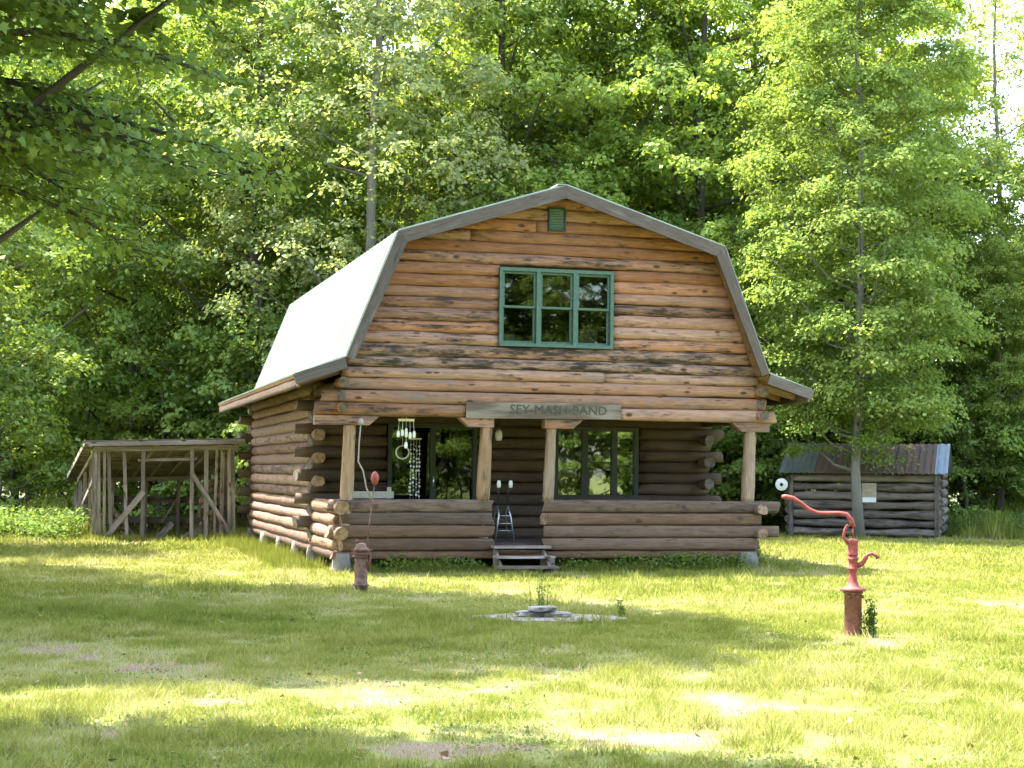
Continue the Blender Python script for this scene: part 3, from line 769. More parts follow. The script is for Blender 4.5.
# porch posts with corbels
posts = [(.12,.095,'weathered corner post wrapped with a pale cable'), (2.37,.10,None), (3.47,.085,None), (7.00,.10,None)]
for i, (a, r_, lb) in enumerate(posts):
    m = MB(); m.log((a-.02, .0, 1.13 if i else .6), (a+.03, 0, 2.40), r_, seg=14, k=12, ex=.6, wob=.07, up=(0,1,0), cap=0)
    m.build('porch_post', [M['post'], M['endgrain']], cabin)
for a0, a1, side in ((-.42, .62, 1), (1.92, 2.50, -1), (3.36, 4.02, 1), (6.66, 7.34, -1)):
    m = MB()
    t = .17
    if side > 0: pts_ = [(a0,2.33),(a1-t,2.33),(a1,2.478),(a0,2.478)]
    else: pts_ = [(a0+t,2.33),(a1,2.33),(a1,2.478),(a0,2.478)]
    poly_prism(m, pts_, -.10, .10); m.build('corbel', M['siding_worn'], cabin)

# front rail of squared logs: left part and right part
def railing(a0, a1, prot0, prot1):
    m = MB()
    for k in range(4):
        z = .34+.10+k*.205
        x0 = a0-(prot0 if k % 2 else 0); x1 = a1+(prot1 if k % 2 else 0)
        m.log((x0, -.02, z), (x1, -.02, z), .085, .101, seg=int((x1-x0)*5)+2, k=16, ex=.45, wob=.045, cap=1)
    return m.build('porch_rail', [M['rail'], M['endgrain']], cabin)
railing(.02, 2.50, .20, 0); railing(3.38, 7.16, 0, .38)
# left side: peeled round logs, porch rail and wall; they run past the corner
def sidelogs(aa, b0, b1, z0, nrow, step, name, mats, prot=.0, prot1=.30, r_=.098, seg=18):
    m = MB()
    for k in range(nrow):
        z = z0+k*step; e0 = prot if k % 2 else -.06
        m.log((aa, b0-e0, z), (aa, b1+(prot1 if k % 2 else .1), z), r_*rnd.uniform(.92, 1.06), seg=seg, k=12, ex=.9, wob=.09)
    return m.build(name, mats, cabin)
SL = [M['sunlog'], M['endgrain']]
sidelogs(0, -.02, 2.40, .42, 4, .20, 'side_rail', SL, .30, -.12, .105, 8)
sidelogs(0, 2.42, 11.6, .42, 15, .20, 'side_wall', SL, .34, .30, .105)
sidelogs(7.14, 0, 2.40, .42, 4, .20, 'side_rail', [M['rail'], M['endgrain']], .28, -.12, .10, 8)
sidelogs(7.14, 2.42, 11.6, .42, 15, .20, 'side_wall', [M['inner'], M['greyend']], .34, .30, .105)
# inner front wall of logs with openings for door and window
def frontlogs(b, op, name, mats, prot=.36):
    m = MB()
    for k in range(14):
        z = .52+k*.20-.0; segs = [(-(prot if k % 2 else .12), 7.14+(prot if k % 2 else .12))]
        for (o0, o1, h0, h1) in op:
            if h0 < z < h1:
                new = []
                for s0, s1 in segs:
                    if s0 < o0 and s1 > o1: new += [(s0, o0), (o1, s1)]
                    else: new.append((s0, s1))
                segs = new
        for s0, s1 in segs:
            if s1-s0 > .05: m.log((s0, b, z), (s1, b, z), .10, .101, seg=max(3, int((s1-s0)*5)), k=12, ex=.8, wob=.06)
    return m.build(name, mats, cabin)
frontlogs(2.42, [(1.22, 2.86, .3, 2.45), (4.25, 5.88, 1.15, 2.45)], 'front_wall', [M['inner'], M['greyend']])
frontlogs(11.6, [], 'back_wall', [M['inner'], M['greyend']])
# floors
m = MB()
for i in range(16): m.box(.02+i*.445, .02+i*.445+.44, .07, 11.5, .40, .44, 1)
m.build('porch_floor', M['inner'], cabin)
m = MB()
for i in range(24): m.box(.08, 7.06, .10+i*.48, .10+i*.48+.475, 2.92, 2.95, 0)
for i in range(13): m.log((.3+i*.55, .09, 2.82), (.3+i*.55, 11.5, 2.82), .07, seg=6, wob=.05)
m.build('upper_floor', [M['inner'], M['greyend']], cabin)
m = MB(); m.log((-.1, .0, .27), (7.2, 0, .27), .07, .07, seg=20, ex=.6); m.log((0, .05, .27), (0, 11.6, .27), .09, .09, seg=20); m.build('sill_log', [M['rail'], M['endgrain']], cabin)
# piers
piers = [(.06,0,.12),(.0,2.4,.12),(0,4.4,.12),(0,6.6,.12),(0,9.0,.12),(0,11.5,.12),(6.98,.0,.13),(7.1,2.5,.12),(7.1,6,.12),(3.46,.05,.10),(5.2,.7,.11)]
for a, b, r_ in piers:
    m = MB(); m.log((a, b, -.05), (a, b, .30), r_*1.25, r_*1.25, seg=4, k=10, ex=.55, wob=.12, up=(0,1,0), cap=0, r1=r_*1.05)
    m.build('pier', M['concrete'], cabin)
# gable window
fr = MB(); F0 = -.105
def rectframe(mb, x0, x1, z0, z1, w, y0, y1):
    mb.box(x0, x1, y0, y1, z0, z0+w); mb.box(x0, x1, y0, y1, z1-w, z1); mb.box(x0, x0+w, y0, y1, z0+w, z1-w, 2); mb.box(x1-w, x1, y0, y1, z0+w, z1-w, 2)
rectframe(fr, W0-.03, W1+.03, WH0-.03, WH1+.03, .055, F0, .10)
cw = (W1-W0)/3
for i in (1, 2): fr.box(W0+cw*i-.035, W0+cw*i+.035, F0+.002, .10, WH0+.025, WH1-.025, 2)
win = fr.build('gable_window', M['green'], cabin); win['label'] = 'green painted window of three double hung sashes'
for i in range(3):
    s = MB(); x0 = W0+cw*i+(.03 if i == 0 else .04); x1 = W0+cw*(i+1)-(.03 if i == 2 else .04); zm = (WH0+WH1)/2
    rectframe(s, x0, x1, zm-.01, WH1-.03, .035, -.060, -.02); rectframe(s, x0, x1, WH0+.03, zm+.022, .035, -.018, .02)
    s.build('sash', M['green'], win)
    g = MB(); g.box(x0+.03, x1-.03, -.043, -.039, zm+.02, WH1-.06); g.box(x0+.03, x1-.03, -.001, .003, WH0+.06, zm-.01); g.build('pane', M['glass'], win)
# vent
v = MB(); rectframe(v, 3.39, 3.69, 5.58, 5.97, .025, -.11, .0); vo_ = v.build('gable_vent', M['vent'], cabin)
v = MB(); v.box(3.41, 3.67, -.07, -.06, 5.6, 5.95)
for i in range(8): v.bar((3.415, -.085, 5.625+i*.043), (3.665, -.085, 5.625+i*.043), .035, .006, up=(0, -.6, 1))
v.build('louvre', M['green'], vo_)
# porch door (glazed double) and window
d = MB(); b0 = 2.33; rectframe(d, 1.24, 2.84, .45, 2.44, .07, b0, 2.46); d.box(2.0, 2.09, b0+.01, 2.45, .52, 2.37, 2); dr = d.build('porch_door', M['darkframe'], cabin)
g = MB(); g.box(1.31, 2.0, 2.39, 2.395, .52, 2.37); g.box(2.09, 2.77, 2.40, 2.405, .52, 2.37); g.build('pane', M['glass'], dr)
m = MB(); m.tube([(2.045,2.32,1.35),(2.045,2.29,1.37),(2.045,2.29,1.5),(2.045,2.32,1.52)], .01, 6); m.build('handle', M['chrome'], dr)
d = MB(); rectframe(d, 4.27, 5.86, 1.14, 2.43, .07, b0, 2.46); d.box(4.80, 4.90, b0+.01, 2.45, 1.2, 2.37, 2); d.box(5.36, 5.46, b0+.01, 2.45, 1.2, 2.37, 2); d.box(4.90, 5.36, b0+.03, 2.44, 1.78, 1.81); wd = d.build('porch_window', M['darkframe'], cabin)
g = MB(); g.box(4.33, 4.81, 2.395, 2.40, 1.2, 2.37); g.box(4.89, 5.37, 2.40, 2.405, 1.2, 2.37); g.box(5.41, 5.80, 2.395, 2.40, 1.2, 2.37); g.build('pane', M['glass2'], wd)
m = MB(); m.box(4.2, 6.0, 2.16, 2.33, 1.10, 1.135); m.build('window_sill', M['shedwood'], wd)
# linings added so rooms read dark; room shade painted into the lower one
m = MB(); m.box(.3, 6.8, 5.5, 5.55, .46, 2.7); m.build('dark_lining', M['dark'], cabin)
m = MB(); m.box(1.0, 6.2, 3.4, 3.45, 2.96, 5.3); m.build('upper_lining', M['inner'], cabin)
# curtains behind the door
m = MB()
for i in range(2): m.box(1.36+i*1.15, 1.52+i*1.15, 2.56, 2.60, .5, 2.35, 2)
m.build('curtain', plain('dark_curtain', (.06,.075,.05), .9), cabin)
# corner log-ends above the corner posts, seen from the front
for a in (.0, 7.16):
    for k in range(3):
        m = MB(); m.log((a, -.30 if k % 2 == 0 else -.14, 2.60+k*.2), (a, .25, 2.60+k*.2), .085, seg=4, wob=.06)
        m.build('corner_log_end', [M['siding_worn'], M['greyend']], cabin)
# top plate log between porch corner and wall
for a in (0, 7.14):
    m = MB()
    for z in (2.55, 2.75, 2.95): m.log((a, .1, z), (a, 2.5, z), .09, seg=8, wob=.06)
    m.build('plate_log', [M['inner'], M['greyend']], cabin)
# things seen through the gable panes
t = MB(); t.box(3.95, 4.40, .35, .7, 3.72, 4.02); tt_ = t.build('cardboard_box', M['card']); tt_.parent = None; tt_.location = L0; tt_.rotation_euler = (0,0,YAW)
tag(tt_, 'brown cardboard box behind the right pane of the gable window', 'box')
t = MB(); t.box(2.70, 2.95, .3, .55, 3.70, 3.82); t.box(2.72, 2.93, .31, .53, 3.822, 3.90); q = t.build('storage_bin', M['blue']); q.location = L0; q.rotation_euler = (0,0,YAW)
tag(q, 'small blue bin behind the left pane of the gable window', 'bin')
# the two things need a shelf to stand on, as wide as the window
m = MB(); m.box(2.5, 4.6, .14, .85, 3.66, 3.70); m.build('window_shelf', M['inner'], cabin)

# ------------------------------------------------------------------ porch things
def at_cabin(name, a, b, h, rz, label, cat, group=None): return empty(name, cab(a, b, h), YAW+rz, label, cat, group)
st = at_cabin('porch_steps', 2.92, -.11, 0, 0, 'grey plank steps with three treads leading up to the porch gap', 'steps')
for sx in (-.40, .40):
    m = MB(); poly = [(-.62,0),(0,0),(0,.36),(-.12,.36),(-.42,.14),(-.62,.05)]
    n0 = len(m.v); k = len(poly)
    for dx in (-.02, .02): m.v += [(sx+dx, y, z) for y, z in poly]
    m.face([n0+i for i in range(k)], [(z, y) for y, z in poly], m.rc()); m.face([n0+k+i for i in reversed(range(k))], [(z, y) for y, z in reversed(poly)], m.rc())
    for i in range(k):
        j = (i+1) % k; m.face((n0+i, n0+k+i, n0+k+j, n0+j), [(0,0),(0,.04),(.3,.04),(.3,0)], m.rc())
    m.build('stringer', M['greyboard'], st)
for i, (y, z, w) in enumerate(((-.56,.10,.50),(-.33,.25,.48),(-.10,.40,.46))):
    m = MB(); m.box(-w, w+.02*i, y-.12, y+.12, z-.018, z+.018); m.build('tread', M['leanwood'] if i else M['greyboard'], st)
wk = at_cabin('metal_walker', 2.98, 1.1, .44, .05, 'pale tubular metal frame with white grips standing in the porch gap', 'walker')
for sx in (-1, 1):
    m = MB(); m.tube([(sx*.17,-.15,0),(sx*.10,-.12,.45),(sx*.09,.0,.60),(sx*.10,.12,.45),(sx*.16,.2,0)], .012, 8); m.build('leg_frame', M['chrome'], wk)
    m = MB(); m.tube([(sx*.09,.0,.60),(sx*.08,0,.80),(sx*.10,-.10,.92)], .016, 8); m.build('post', M['darkframe'], wk)
    m = MB(); m.lathe([(0,0),(.03,.01),(.035,.06),(.025,.12),(0,.13)], (sx*.105,-.11,.90), 10); m.build('grip', M['white'], wk)
for z, w in ((.18,.13),(.30,.115),(.43,.10)):
    m = MB(); m.tube([(-w,-.13,z),(w,-.13,z)], .010, 8); m.build('rung', M['chrome'], wk)
br = at_cabin('broom', 2.62, 1.0, .44, 0, 'pale bristled broom leaning at the left side of the porch gap', 'broom')
m = MB(); m.tube([(0,0,.25),(-.02,.3,1.45)], .011, 7); m.build('handle', M['post'], br)
m = MB(); m.tube([(.0,-.04,0),(0,-.02,.15),(0,0,.28)], [.09,.07,.02], 10); m.build('bristles', M['cream'], br)
# bench on the left porch: painted back board visible above the rail
bn = at_cabin('porch_bench', .62, .75, .44, 0, 'white painted wooden bench behind the left porch rail', 'bench')
for sx in (-.32, .36):
    m = MB(); m.box(sx-.03, sx+.03, .10, .15, 0, .90, 2); m.build('leg', M['cream'], bn); m = MB(); m.box(sx-.03, sx+.03, -.28, -.23, 0, .42, 2); m.build('leg', M['cream'], bn)
m = MB(); m.box(-.40, .42, -.30, .098, .42, .45); m.build('seat', M['cream'], bn)
m = MB(); m.box(-.40, .42, .05, .098, .72, .83); m.box(-.40, .42, .05, .098, .58, .68); m.build('backrest', M['cream'], bn)
# wind chime
wc = at_cabin('wind_chime', 1.10, .15, 1.95, 0, 'white wind chime of hanging tubes under the left header', 'wind chime')
m = MB(); m.box(-.13, .13, -.02, .02, .46, .50); m.tube([(0,0,.5),(0,0,.545)], .006, 5); m.build('bar', M['white'], wc)
for i, (x, z, l_) in enumerate(((-.13,.20,.10),(-.065,.22,.10),(0,.20,.14),(.065,.18,.10),(.13,.19,.11),(.0,.02,.10))):
    m = MB(); m.lathe([(0,0),(.023,.005),(.026,l_*.5),(.02,l_),(0,l_+.01)], (x,0,z), 10); m.tube([(x,0,z+l_),(x*.9,0,.46)], .003, 4); m.build('tube', M['white'], wc)
# glittering strand of shells behind the chime
m = MB()
for s_ in range(4):
    for k in range(16):
        x = .0+s_*.05+rnd.uniform(-.012,.012); z = 1.2-k*.07+rnd.uniform(-.02,.02); r_ = rnd.uniform(.010,.026)
        m.lathe([(0,-r_),(r_,-r_*.3),(r_*.7,r_*.6),(0,r_)], (x, rnd.uniform(-.02,.02), z), 6)
    m.tube([(s_*.05,0,1.3),(s_*.05,0,.1)], .002, 4)
m.box(-.03,.18,-.012,.012,1.3,1.32)
o = m.build('shell_strands', M['lace']); o.location = cab(1.40, 1.2, .84); o.rotation_euler = (0,0,YAW); tag(o, 'pale shell strands hanging beside the door inside the porch', 'hanging ornament')
m = MB(); pts = [(math.cos(t/16*6.2832)*.11, 0, math.sin(t/16*6.2832)*.11) for t in range(17)]; m.tube(pts, .012, 6)
m.tube([(0,0,.11),(0,0,.75)], .003, 4)
o = m.build('hanging_ring', M['lace']); o.location = cab(1.24, 1.1, 1.92); o.rotation_euler = (0,0,YAW); tag(o, 'thin grey ring hanging left of the shell strands', 'hanging ornament')
# lantern over the gap
ln = at_cabin('hanging_lantern', 2.70, .35, 2.12, 0, 'small glass lantern hanging above the porch gap', 'lantern')
m = MB(); m.lathe([(0,0),(.05,.01),(.06,.06),(.055,.14),(.03,.19),(0,.19)], k=12); m.build('jar', M['cream'], ln)
m = MB(); m.lathe([(.035,.19),(.035,.22),(.01,.24),(.004,.60)], k=8); m.build('cap', M['darkframe'], ln)
# cable on the corner post
m = MB(); p = [cab(.30,-.17,2.34), cab(.28,-.16,2.05), cab(.27,-.16,1.75), cab(.35,-.17,1.60), cab(.40,-.17,1.35), cab(.48,-.14,1.16)]
m.tube(p, .012, 6); m.lathe([(0,0),(.045,.01),(.05,.06),(.03,.10),(0,.11)], tuple(cab(.30,-.17,2.33)), 10)
o = m.build('hanging_cable', M['cable']); tag(o, 'pale cable with a white insulator hanging along the left corner post', 'cable')

# ------------------------------------------------------------------ red hand pump
pump = empty('hand_pump', (3.44, 16.70, 0), 0, 'red cast iron hand pump with long curved handle on a rusty pipe', 'water pump')
m = MB(); m.lathe([(.085,-.05),(.088,.0),(.086,.42),(.10,.425),(.10,.445),(.088,.447)], k=24); m.build('pipe_casing', M['rust'], pump)
m = MB()
for i in range(3): 
    th = -2.2+i*.9; m.lathe([(0,0),(.016,0),(.016,.03),(0,.03)], (math.cos(th)*.095, math.sin(th)*.095, .38), 6)
m.build('bolt', M['rust'], pump)
m = MB(); m.lathe([(.125,.450),(.130,.458),(.130,.475),(.09,.482),(.062,.50),(.045,.55),(.040,.60),(.036,.64),(.040,.655),(.055,.665),(.055,.68),(.042,.69),(.046,.75),(.055,.765),(.055,.775),(.046,.785),(.043,.80)], k=24); m.build('base', M['red'], pump)
m = MB(); m.lathe([(.043,.80),(.052,.81),(.052,.82),(.050,.83),(.050,.93),(.056,.94),(.056,.955),(.035,.965),(.012,.975)], k=24); m.build('barrel', M['red_hi'], pump)
m = MB(); m.tube([(.03,0,.70),(.09,-.01,.72),(.12,-.02,.77),(.145,-.02,.815),(.19,-.02,.825),(.235,-.02,.80),(.245,-.02,.775)], [.03,.026,.022,.019,.017,.017,.021], 10); m.build('spout', M['red'], pump)
m = MB(); m.tube([(.0,0,.90),(-.06,0,.93),(-.095,0,.99),(-.08,0,1.06),(-.055,0,1.10)], [.02,.017,.015,.015,.018], 8); m.build('bracket', M['red'], pump)
m = MB(); m.tube([(.0,0,.96),(.0,0,1.10)], .009, 8); m.tube([(.0,.0,1.10),(-.03,0,1.16)], .02, 8); m.build('piston_rod', M['red'], pump)
m = MB(); m.tube([(.01,0,1.085),(-.015,0,1.16),(-.07,0,1.215),(-.14,0,1.228),(-.26,0,1.225),(-.36,0,1.228),(-.44,0,1.26),(-.52,0,1.32),(-.60,0,1.37),(-.68,0,1.385),(-.715,0,1.385)], [.018,.022,.024,.019,.018,.018,.02,.021,.023,.026,.018], 10); m.build('handle', M['red_hi'], pump)
m = MB(); m.lathe([(.0,-.04),(.014,-.04),(.014,.04),(0,.04)], (0,0,0), 8); o = m.build('pivot_pin', M['rust'], pump); o.rotation_euler=(R(90),0,0); o.location=(-.05,0,1.10)
# small weed at the foot of the pump
def stalks(name, x, y, n, h, spread, label, leaf=.05, per=16, cat='weed'):
    root = empty(name, (x, y, 0), 0, label, cat); Ps, Ns, Cs = [], [], []; m = MB()
    for i in range(n):
        a = rnd.uniform(0, 6.28); r_ = spread*rnd.random(); hx, hy = math.cos(a)*r_, math.sin(a)*r_; hh = h*rnd.uniform(.6, 1.05)
        tip = (hx*1.4+rnd.uniform(-.02,.02), hy*1.4, hh); m.tube([(hx,hy,0),(hx*1.15,hy*1.15,hh*.5),tip], [.004,.003,.002], 4)
        q = per; t = np.random.RandomState(i+int(abs(x)*7)).rand(q)
        Ps.append(np.stack([hx*(1+.4*t)+rs.randn(q)*.018, hy*(1+.4*t)+rs.randn(q)*.018, hh*(.08+.92*t)], 1)); Ns.append(np.array([0,0,.5])+rs.randn(q, 3)*.6); Cs.append(rs.rand(q))
    m.build('stem', M['leaf_weed'], root); V, k = leaf_quads(np.concatenate(Ps), np.concatenate(Ns), leaf, asp=.4); C = np.concatenate(Cs)
    link('leaves', np_mesh('leaves', V, k, len(C), M['leaf_weed'], C), root); return root
stalks('weed_plant', 3.60, 16.60, 8, .42, .07, 'leafy green weed growing right of the red pump pipe', .05, 34)
stalks('weed_plant', .36, 19.10, 9, .52, .14, 'thin tall weed stalks behind the stones on the slab', .04, 14)
stalks('weed_plant', 1.24, 18.6, 7, .20, .06, 'small spiky weed at the right end of the slab', .05, 10)

# old pump stub with a rod and red float
op = empty('pump_stub', (-1.97, 22.0, 0), 0, 'rusty old pump stub with a tall thin rod tipped by a red float', 'pump stub')
m = MB(); m.lathe([(.085,-.05),(.088,.08),(.105,.085),(.108,.11),(.088,.12),(.084,.22),(.092,.30),(.086,.41),(.088,.46)], k=14); m.build('pipe_casing', M['rust2'], op)
m = MB(); m.lathe([(.088,.46),(.118,.462),(.122,.49),(.095,.495),(.088,.53),(.112,.535),(.118,.56),(.10,.575),(.075,.60),(.070,.635),(.035,.65)], k=10); m.build('head', M['rust2'], op)
m = MB(); m.tube([(-.055,0,.64),(-.05,0,.70)], .022, 7); m.build('bolt_stub', M['rust'], op)
m = MB(); m.box(-.14,.13,-.125,-.085,.50,.53); m.build('clamp', M['rust'], op)
m = MB(); m.box(-.12,.15,-.13,-.09,.555,.575); m.build('clamp', M['rust2'], op)
m = MB(); m.tube([(.08,-.02,.3),(.12,-.05,.42),(.12,-.05,.52)], .02, 7); m.build('side_pipe', M['rust'], op)
m = MB(); m.tube([(.07,0,.50),(.10,0,.9),(.16,0,1.42)], [.012,.010,.008], 7); m.build('rod', M['rust2'], op)
m = MB(); m.lathe([(0,0),(.03,.02),(.055,.08),(.052,.13),(.03,.17),(.0,.19)], (.165,0,1.41), 14); m.build('float', M['red_hi'], op)

# ------------------------------------------------------------------ well slab and stones
m = MB(); n0 = 0; ring = []
K = 26
for i in range(K):
    t = i/K*6.283; rr_ = 1+rnd.uniform(-.05, .04); ring.append((math.cos(t)*.86*rr_, math.sin(t)*.50*rr_))
c_ = m.rc()
m.v = [(x, y, -.02) for x, y in ring]+[(x*.97, y*.97, .025) for x, y in ring]
m.face([K+i for i in range(K)], [m.v[K+i][:2] for i in range(K)], c_)
for i in range(K): j = (i+1) % K; m.face((i, j, K+j, K+i), [(0,0),(.1,0),(.1,.1),(0,.1)], c_)
o = m.build('well_slab', M['slab']); o.location = (.42, 18.25, 0); tag(o, 'flat cracked concrete slab half sunk in the lawn', 'slab')
def stone(x, y, z, sx, sy, sz, label, rz=0):
    v = MB(); k, l = 12, 7; c = v.rc()
    for i in range(l+1):
        ph = math.pi*i/l
        for j in range(k):
            th = 6.283*j/k; r_ = 1+.16*math.sin(th*2+sx*9)+rnd.uniform(-.15, .15); sg = lambda q, e: math.copysign(abs(q)**e, q)
            v.v.append((sx*sg(math.sin(ph), .6)*math.cos(th)*r_, sy*sg(math.sin(ph), .6)*math.sin(th)*r_, sz*(1+sg(-math.cos(ph), .5))))
    for i in range(l):
        for j in range(k): a = i*k+j; b = i*k+(j+1) % k; v.face((a, b, b+k, a+k), [(0,0)]*4, c, 0, False)
    o = v.build('flat_stone', M['stone']); o.location = (x, y, z); o.rotation_euler = (0, 0, rz); tag(o, label, 'stone')
stone(.24, 18.3, .020, .16, .12, .036, 'pale flat stone at the left of the pile on the slab', .2)
stone(.52, 18.32, .02, .15, .13, .03, 'pale flat stone at the right of the pile on the slab')
stone(.36, 18.25, .085, .16, .12, .030, 'pale flat stone resting on top of the pile', .5)
stone(-.36, 18.15, -.01, .09, .07, .025, 'low grey stone in the grass left of the slab', .3)

# ------------------------------------------------------------------ log shed (right)
SY = R(-17); shed = empty('log_shed', (7.30, 43.6, 0), SY, 'small grey log shed with a rusty tin roof behind the tall tree', 'shed')
SW, SD = 3.85, 2.9
m = MB()
for k in range(7):
    z = .14+k*.235
    m.log((.0, 0, z), (SW, 0, z), .11, .108, seg=24, k=12, ex=.9, wob=.24); m.log((0, SD, z), (SW, SD, z), .11, .112, seg=8, wob=.1)
m.build('front_wall', [M['shedwood'], M['greyend']], shed)
for x in (0, SW):
    m = MB()
    for k in range(7): m.log((x, -.06 if k % 2 else .0, .14+k*.235+.1), (x, SD+.1, .14+k*.235+.1), .10, .108, seg=8, wob=.12)
    poly = [(0,1.70),(SD,1.70),(SD/2,2.42)]; n0 = len(m.v)
    for dx in (-.03, .03): m.v += [(x+dx, y, z) for y, z in poly]
    m.face((n0,n0+1,n0+2), [(0,0),(2,0),(1,1)], m.rc()); m.face((n0+5,n0+4,n0+3), [(0,0),(2,0),(1,1)], m.rc())
    m.build('side_wall', [M['shedwood'], M['greyend']], shed)
for x_ in (SW-.13, .02):
    m = MB(); m.box(x_, x_+.11, -.15, -.115, .05, 1.62, 2); m.build('corner_board', M['shedwood'], shed)
def shedroof(x0, x1, mat, name):
    m = MB()
    for s_ in (0, 1):
        A = Vector((0, -.28 if s_ == 0 else SD+.28, 1.66)); B = Vector((0, SD/2, 2.45)); ax = (B-A); Ln = ax.length; ax.normalize(); nr = Vector((0, -ax.z, ax.y)); nr = nr if nr.z > 0 else -nr
        n = max(2, int((x1-x0)/.075))
        for i in range(n):
            a0 = x0+(x1-x0)*i/n; a1 = x0+(x1-x0)*(i+1)/n; h_ = .018 if i % 2 else .0
            def fn(p): return A+ax*p[1]+nr*p[2]+Vector((p[0], 0, 0))
            m.box(a0, a1, 0, Ln, h_, h_+.012, 1, fn=fn)
    o = m.build(name, mat, shed); return o
shedroof(-.22, .68, M['tin'], 'grey_tin_sheet'); shedroof(.685, 1.7, M['rustroof'], 'rusty_tin_sheet'); shedroof(1.705, 2.9, M['rustroof'], 'rusty_tin_sheet'); shedroof(2.905, 3.72, M['rustroof'], 'rusty_tin_sheet'); shedroof(3.725, 4.05, M['tinwhite'], 'pale_tin_sheet')
# notice on the shed wall
nt_ = empty('notice_sign', shed.matrix_basis @ Vector((0,0,0)), 0, 'cream notice board with faded orange lines on the log shed wall', 'sign')
nt_.location = Vector((7.30, 43.6, 0))+Matrix.Rotation(SY, 3, 'Z') @ Vector((2.08, -.135, .92)); nt_.rotation_euler = (0, 0, SY)
m = MB(); m.box(-.18, .18, -.012, .0, -.0, .50); m.build('board', M['cream'], nt_)
m = MB(); m.box(-.172, .172, -.0155, -.0125, .01, .13); m.build('white_panel', M['white'], nt_)
om = plain('faded_orange_print', (.50,.25,.12), .8)
for r_, y in enumerate((.42,.36,.24,.18)):
    m = MB(); m.box(-.13+.02*(r_ % 2), .13-.03*(r_ % 3), -.0150, -.0125, y, y+.028); m.build('faded_line', om, nt_)
# white disc hanging from the shed corner
ds = empty('white_disc', Vector((7.30, 43.6, 0))+Matrix.Rotation(SY, 3, 'Z') @ Vector((-.16, -.24, 1.36)), SY, 'round white metal disc with dark centre hanging at the left shed corner', 'disc')
m = MB(); m.lathe([(0,-.012),(.155,-.012),(.165,0),(.155,.008),(.06,.010)], k=24); o = m.build('disc_face', M['white'], ds); o.rotation_euler = (R(90), 0, 0)
m = MB(); m.lathe([(0,.0),(.045,.0),(.045,.02),(0,.022)], k=10); o = m.build('hub', M['darkframe'], ds); o.rotation_euler = (R(90), 0, 0); o.location = (0, -.012, 0)
m = MB(); m.tube([(0,0,.16),(0,.02,.30)], .004, 4); m.build('wire', M['darkframe'], ds)

# ------------------------------------------------------------------ lean-to (left)
LA = Vector((-9.2, 36.8, 0)); LX = Vector((.975, .20, 0)).normalized(); LD = Vector((-.33, .94, 0)).normalized()
ly = math.atan2(LX.y, LX.x); lean = empty('lean_to', LA, ly, 'open pole lean-to woodshed with a sagging flat roof and diagonal braces', 'lean-to')
Rm = Matrix.Rotation(-ly, 3, 'Z')
def lp(x, y, z): q = Rm @ (LX*x+LD*y); return Vector((q.x, q.y, z))
LWd, LDp = 3.05, 4.3
def topz(x, y): return 2.12+.03*x-(.72*y/LDp)
def stud(x, y, z0=0, z1=None, r_=.045, lx=0, name='stud'):
    m = MB(); z1 = z1 or topz(x, y)-.12; m.bar(lp(x, y, z0-.03), lp(x+lx, y, z1), r_*1.5, r_*1.7, up=(0,1,0)); return m.build(name, M['leanwood'], lean)
for x, lx, r_ in ((0,-.05,.06),(.10,-.06,.04),(.36,-.10,.045),(.70,-.10,.045),(1.03,-.02,.05),(2.10,-.02,.05),(2.42,-.03,.055),(2.60,.03,.035),(.20,-.03,.035),(2.76,0,.05),(2.94,-.04,.045),(3.03,-.06,.06)): stud(x, rnd.uniform(-.02, .05), r_=r_, lx=lx)
for y in (1.3, 2.7, 4.0, 5.2): stud(0, y, r_=.05); stud(LWd, y, r_=.05)
for x in (.8, 1.6, 2.4): stud(x, LDp, r_=.05)
def pole(p, q, w=.09, t=.05, name='brace', up=(0,1,0)):
    m = MB(); m.bar(lp(*p), lp(*q), w, t, up=up); return m.build(name, M['leanwood'], lean)
pole((1.03,-.08,1.10),(.18,-.1,.02), .12, .04, up=(0,0,1)); pole((2.08,-.08,1.50),(3.02,-.1,.06), .10, .04, up=(0,0,1))
pole((.0,.2,1.45),(-.03,2.9,.75), .09, .04, up=(0,0,1)); pole((.5,2,.8),(1.1,2.2,.05), .06, .05); pole((2.1,2.4,.9),(1.7,2.0,.35), .05, .04)
pole((-.06,-.05,topz(0,0)-.10),(LWd+.05,-.05,topz(LWd,0)-.10), .10, .05, 'header', (0,0,1))
pole((.9,.02,topz(1,0)-.36),(2.2,.02,topz(2,0)-.34), .06, .04, 'header', (0,0,1))
pole((-.02,LDp,topz(0,LDp)-.10),(LWd,LDp,topz(LWd,LDp)-.10), .10, .05, 'header', (0,0,1)); pole((-.03,0,topz(0,0)-.10),(-.03,LDp,topz(0,LDp)-.10), .10, .05, 'header', (0,0,1)); pole((LWd,0,topz(LWd,0)-.10),(LWd,LDp,topz(LWd,LDp)-.10), .10, .05, 'header', (0,0,1))
for i in range(8): pole((i*.43+.02,-.2,topz(i*.43,-.2)-.02),(i*.43+.02,LDp+.15,topz(i*.43,LDp)-.02), .08, .05, 'rafter', (0,0,1))
m = MB()
for i in range(18):
    y = -.22+i*.31; z = [topz(x, y)+.035 for x in (-.22, LWd+.12)]; x1 = LWd+.12+rnd.uniform(-.05,.05); x0 = -.22+rnd.uniform(-.04,.04)
    m.bar(lp(x0, y+.15, topz(x0, y+.15)+.035), lp(x1, y+.15, topz(x1, y+.15)+.035), .022, .295, up=(0,.14,1))
m.build('roof_boards', M['leanwood'], lean)
m = MB()
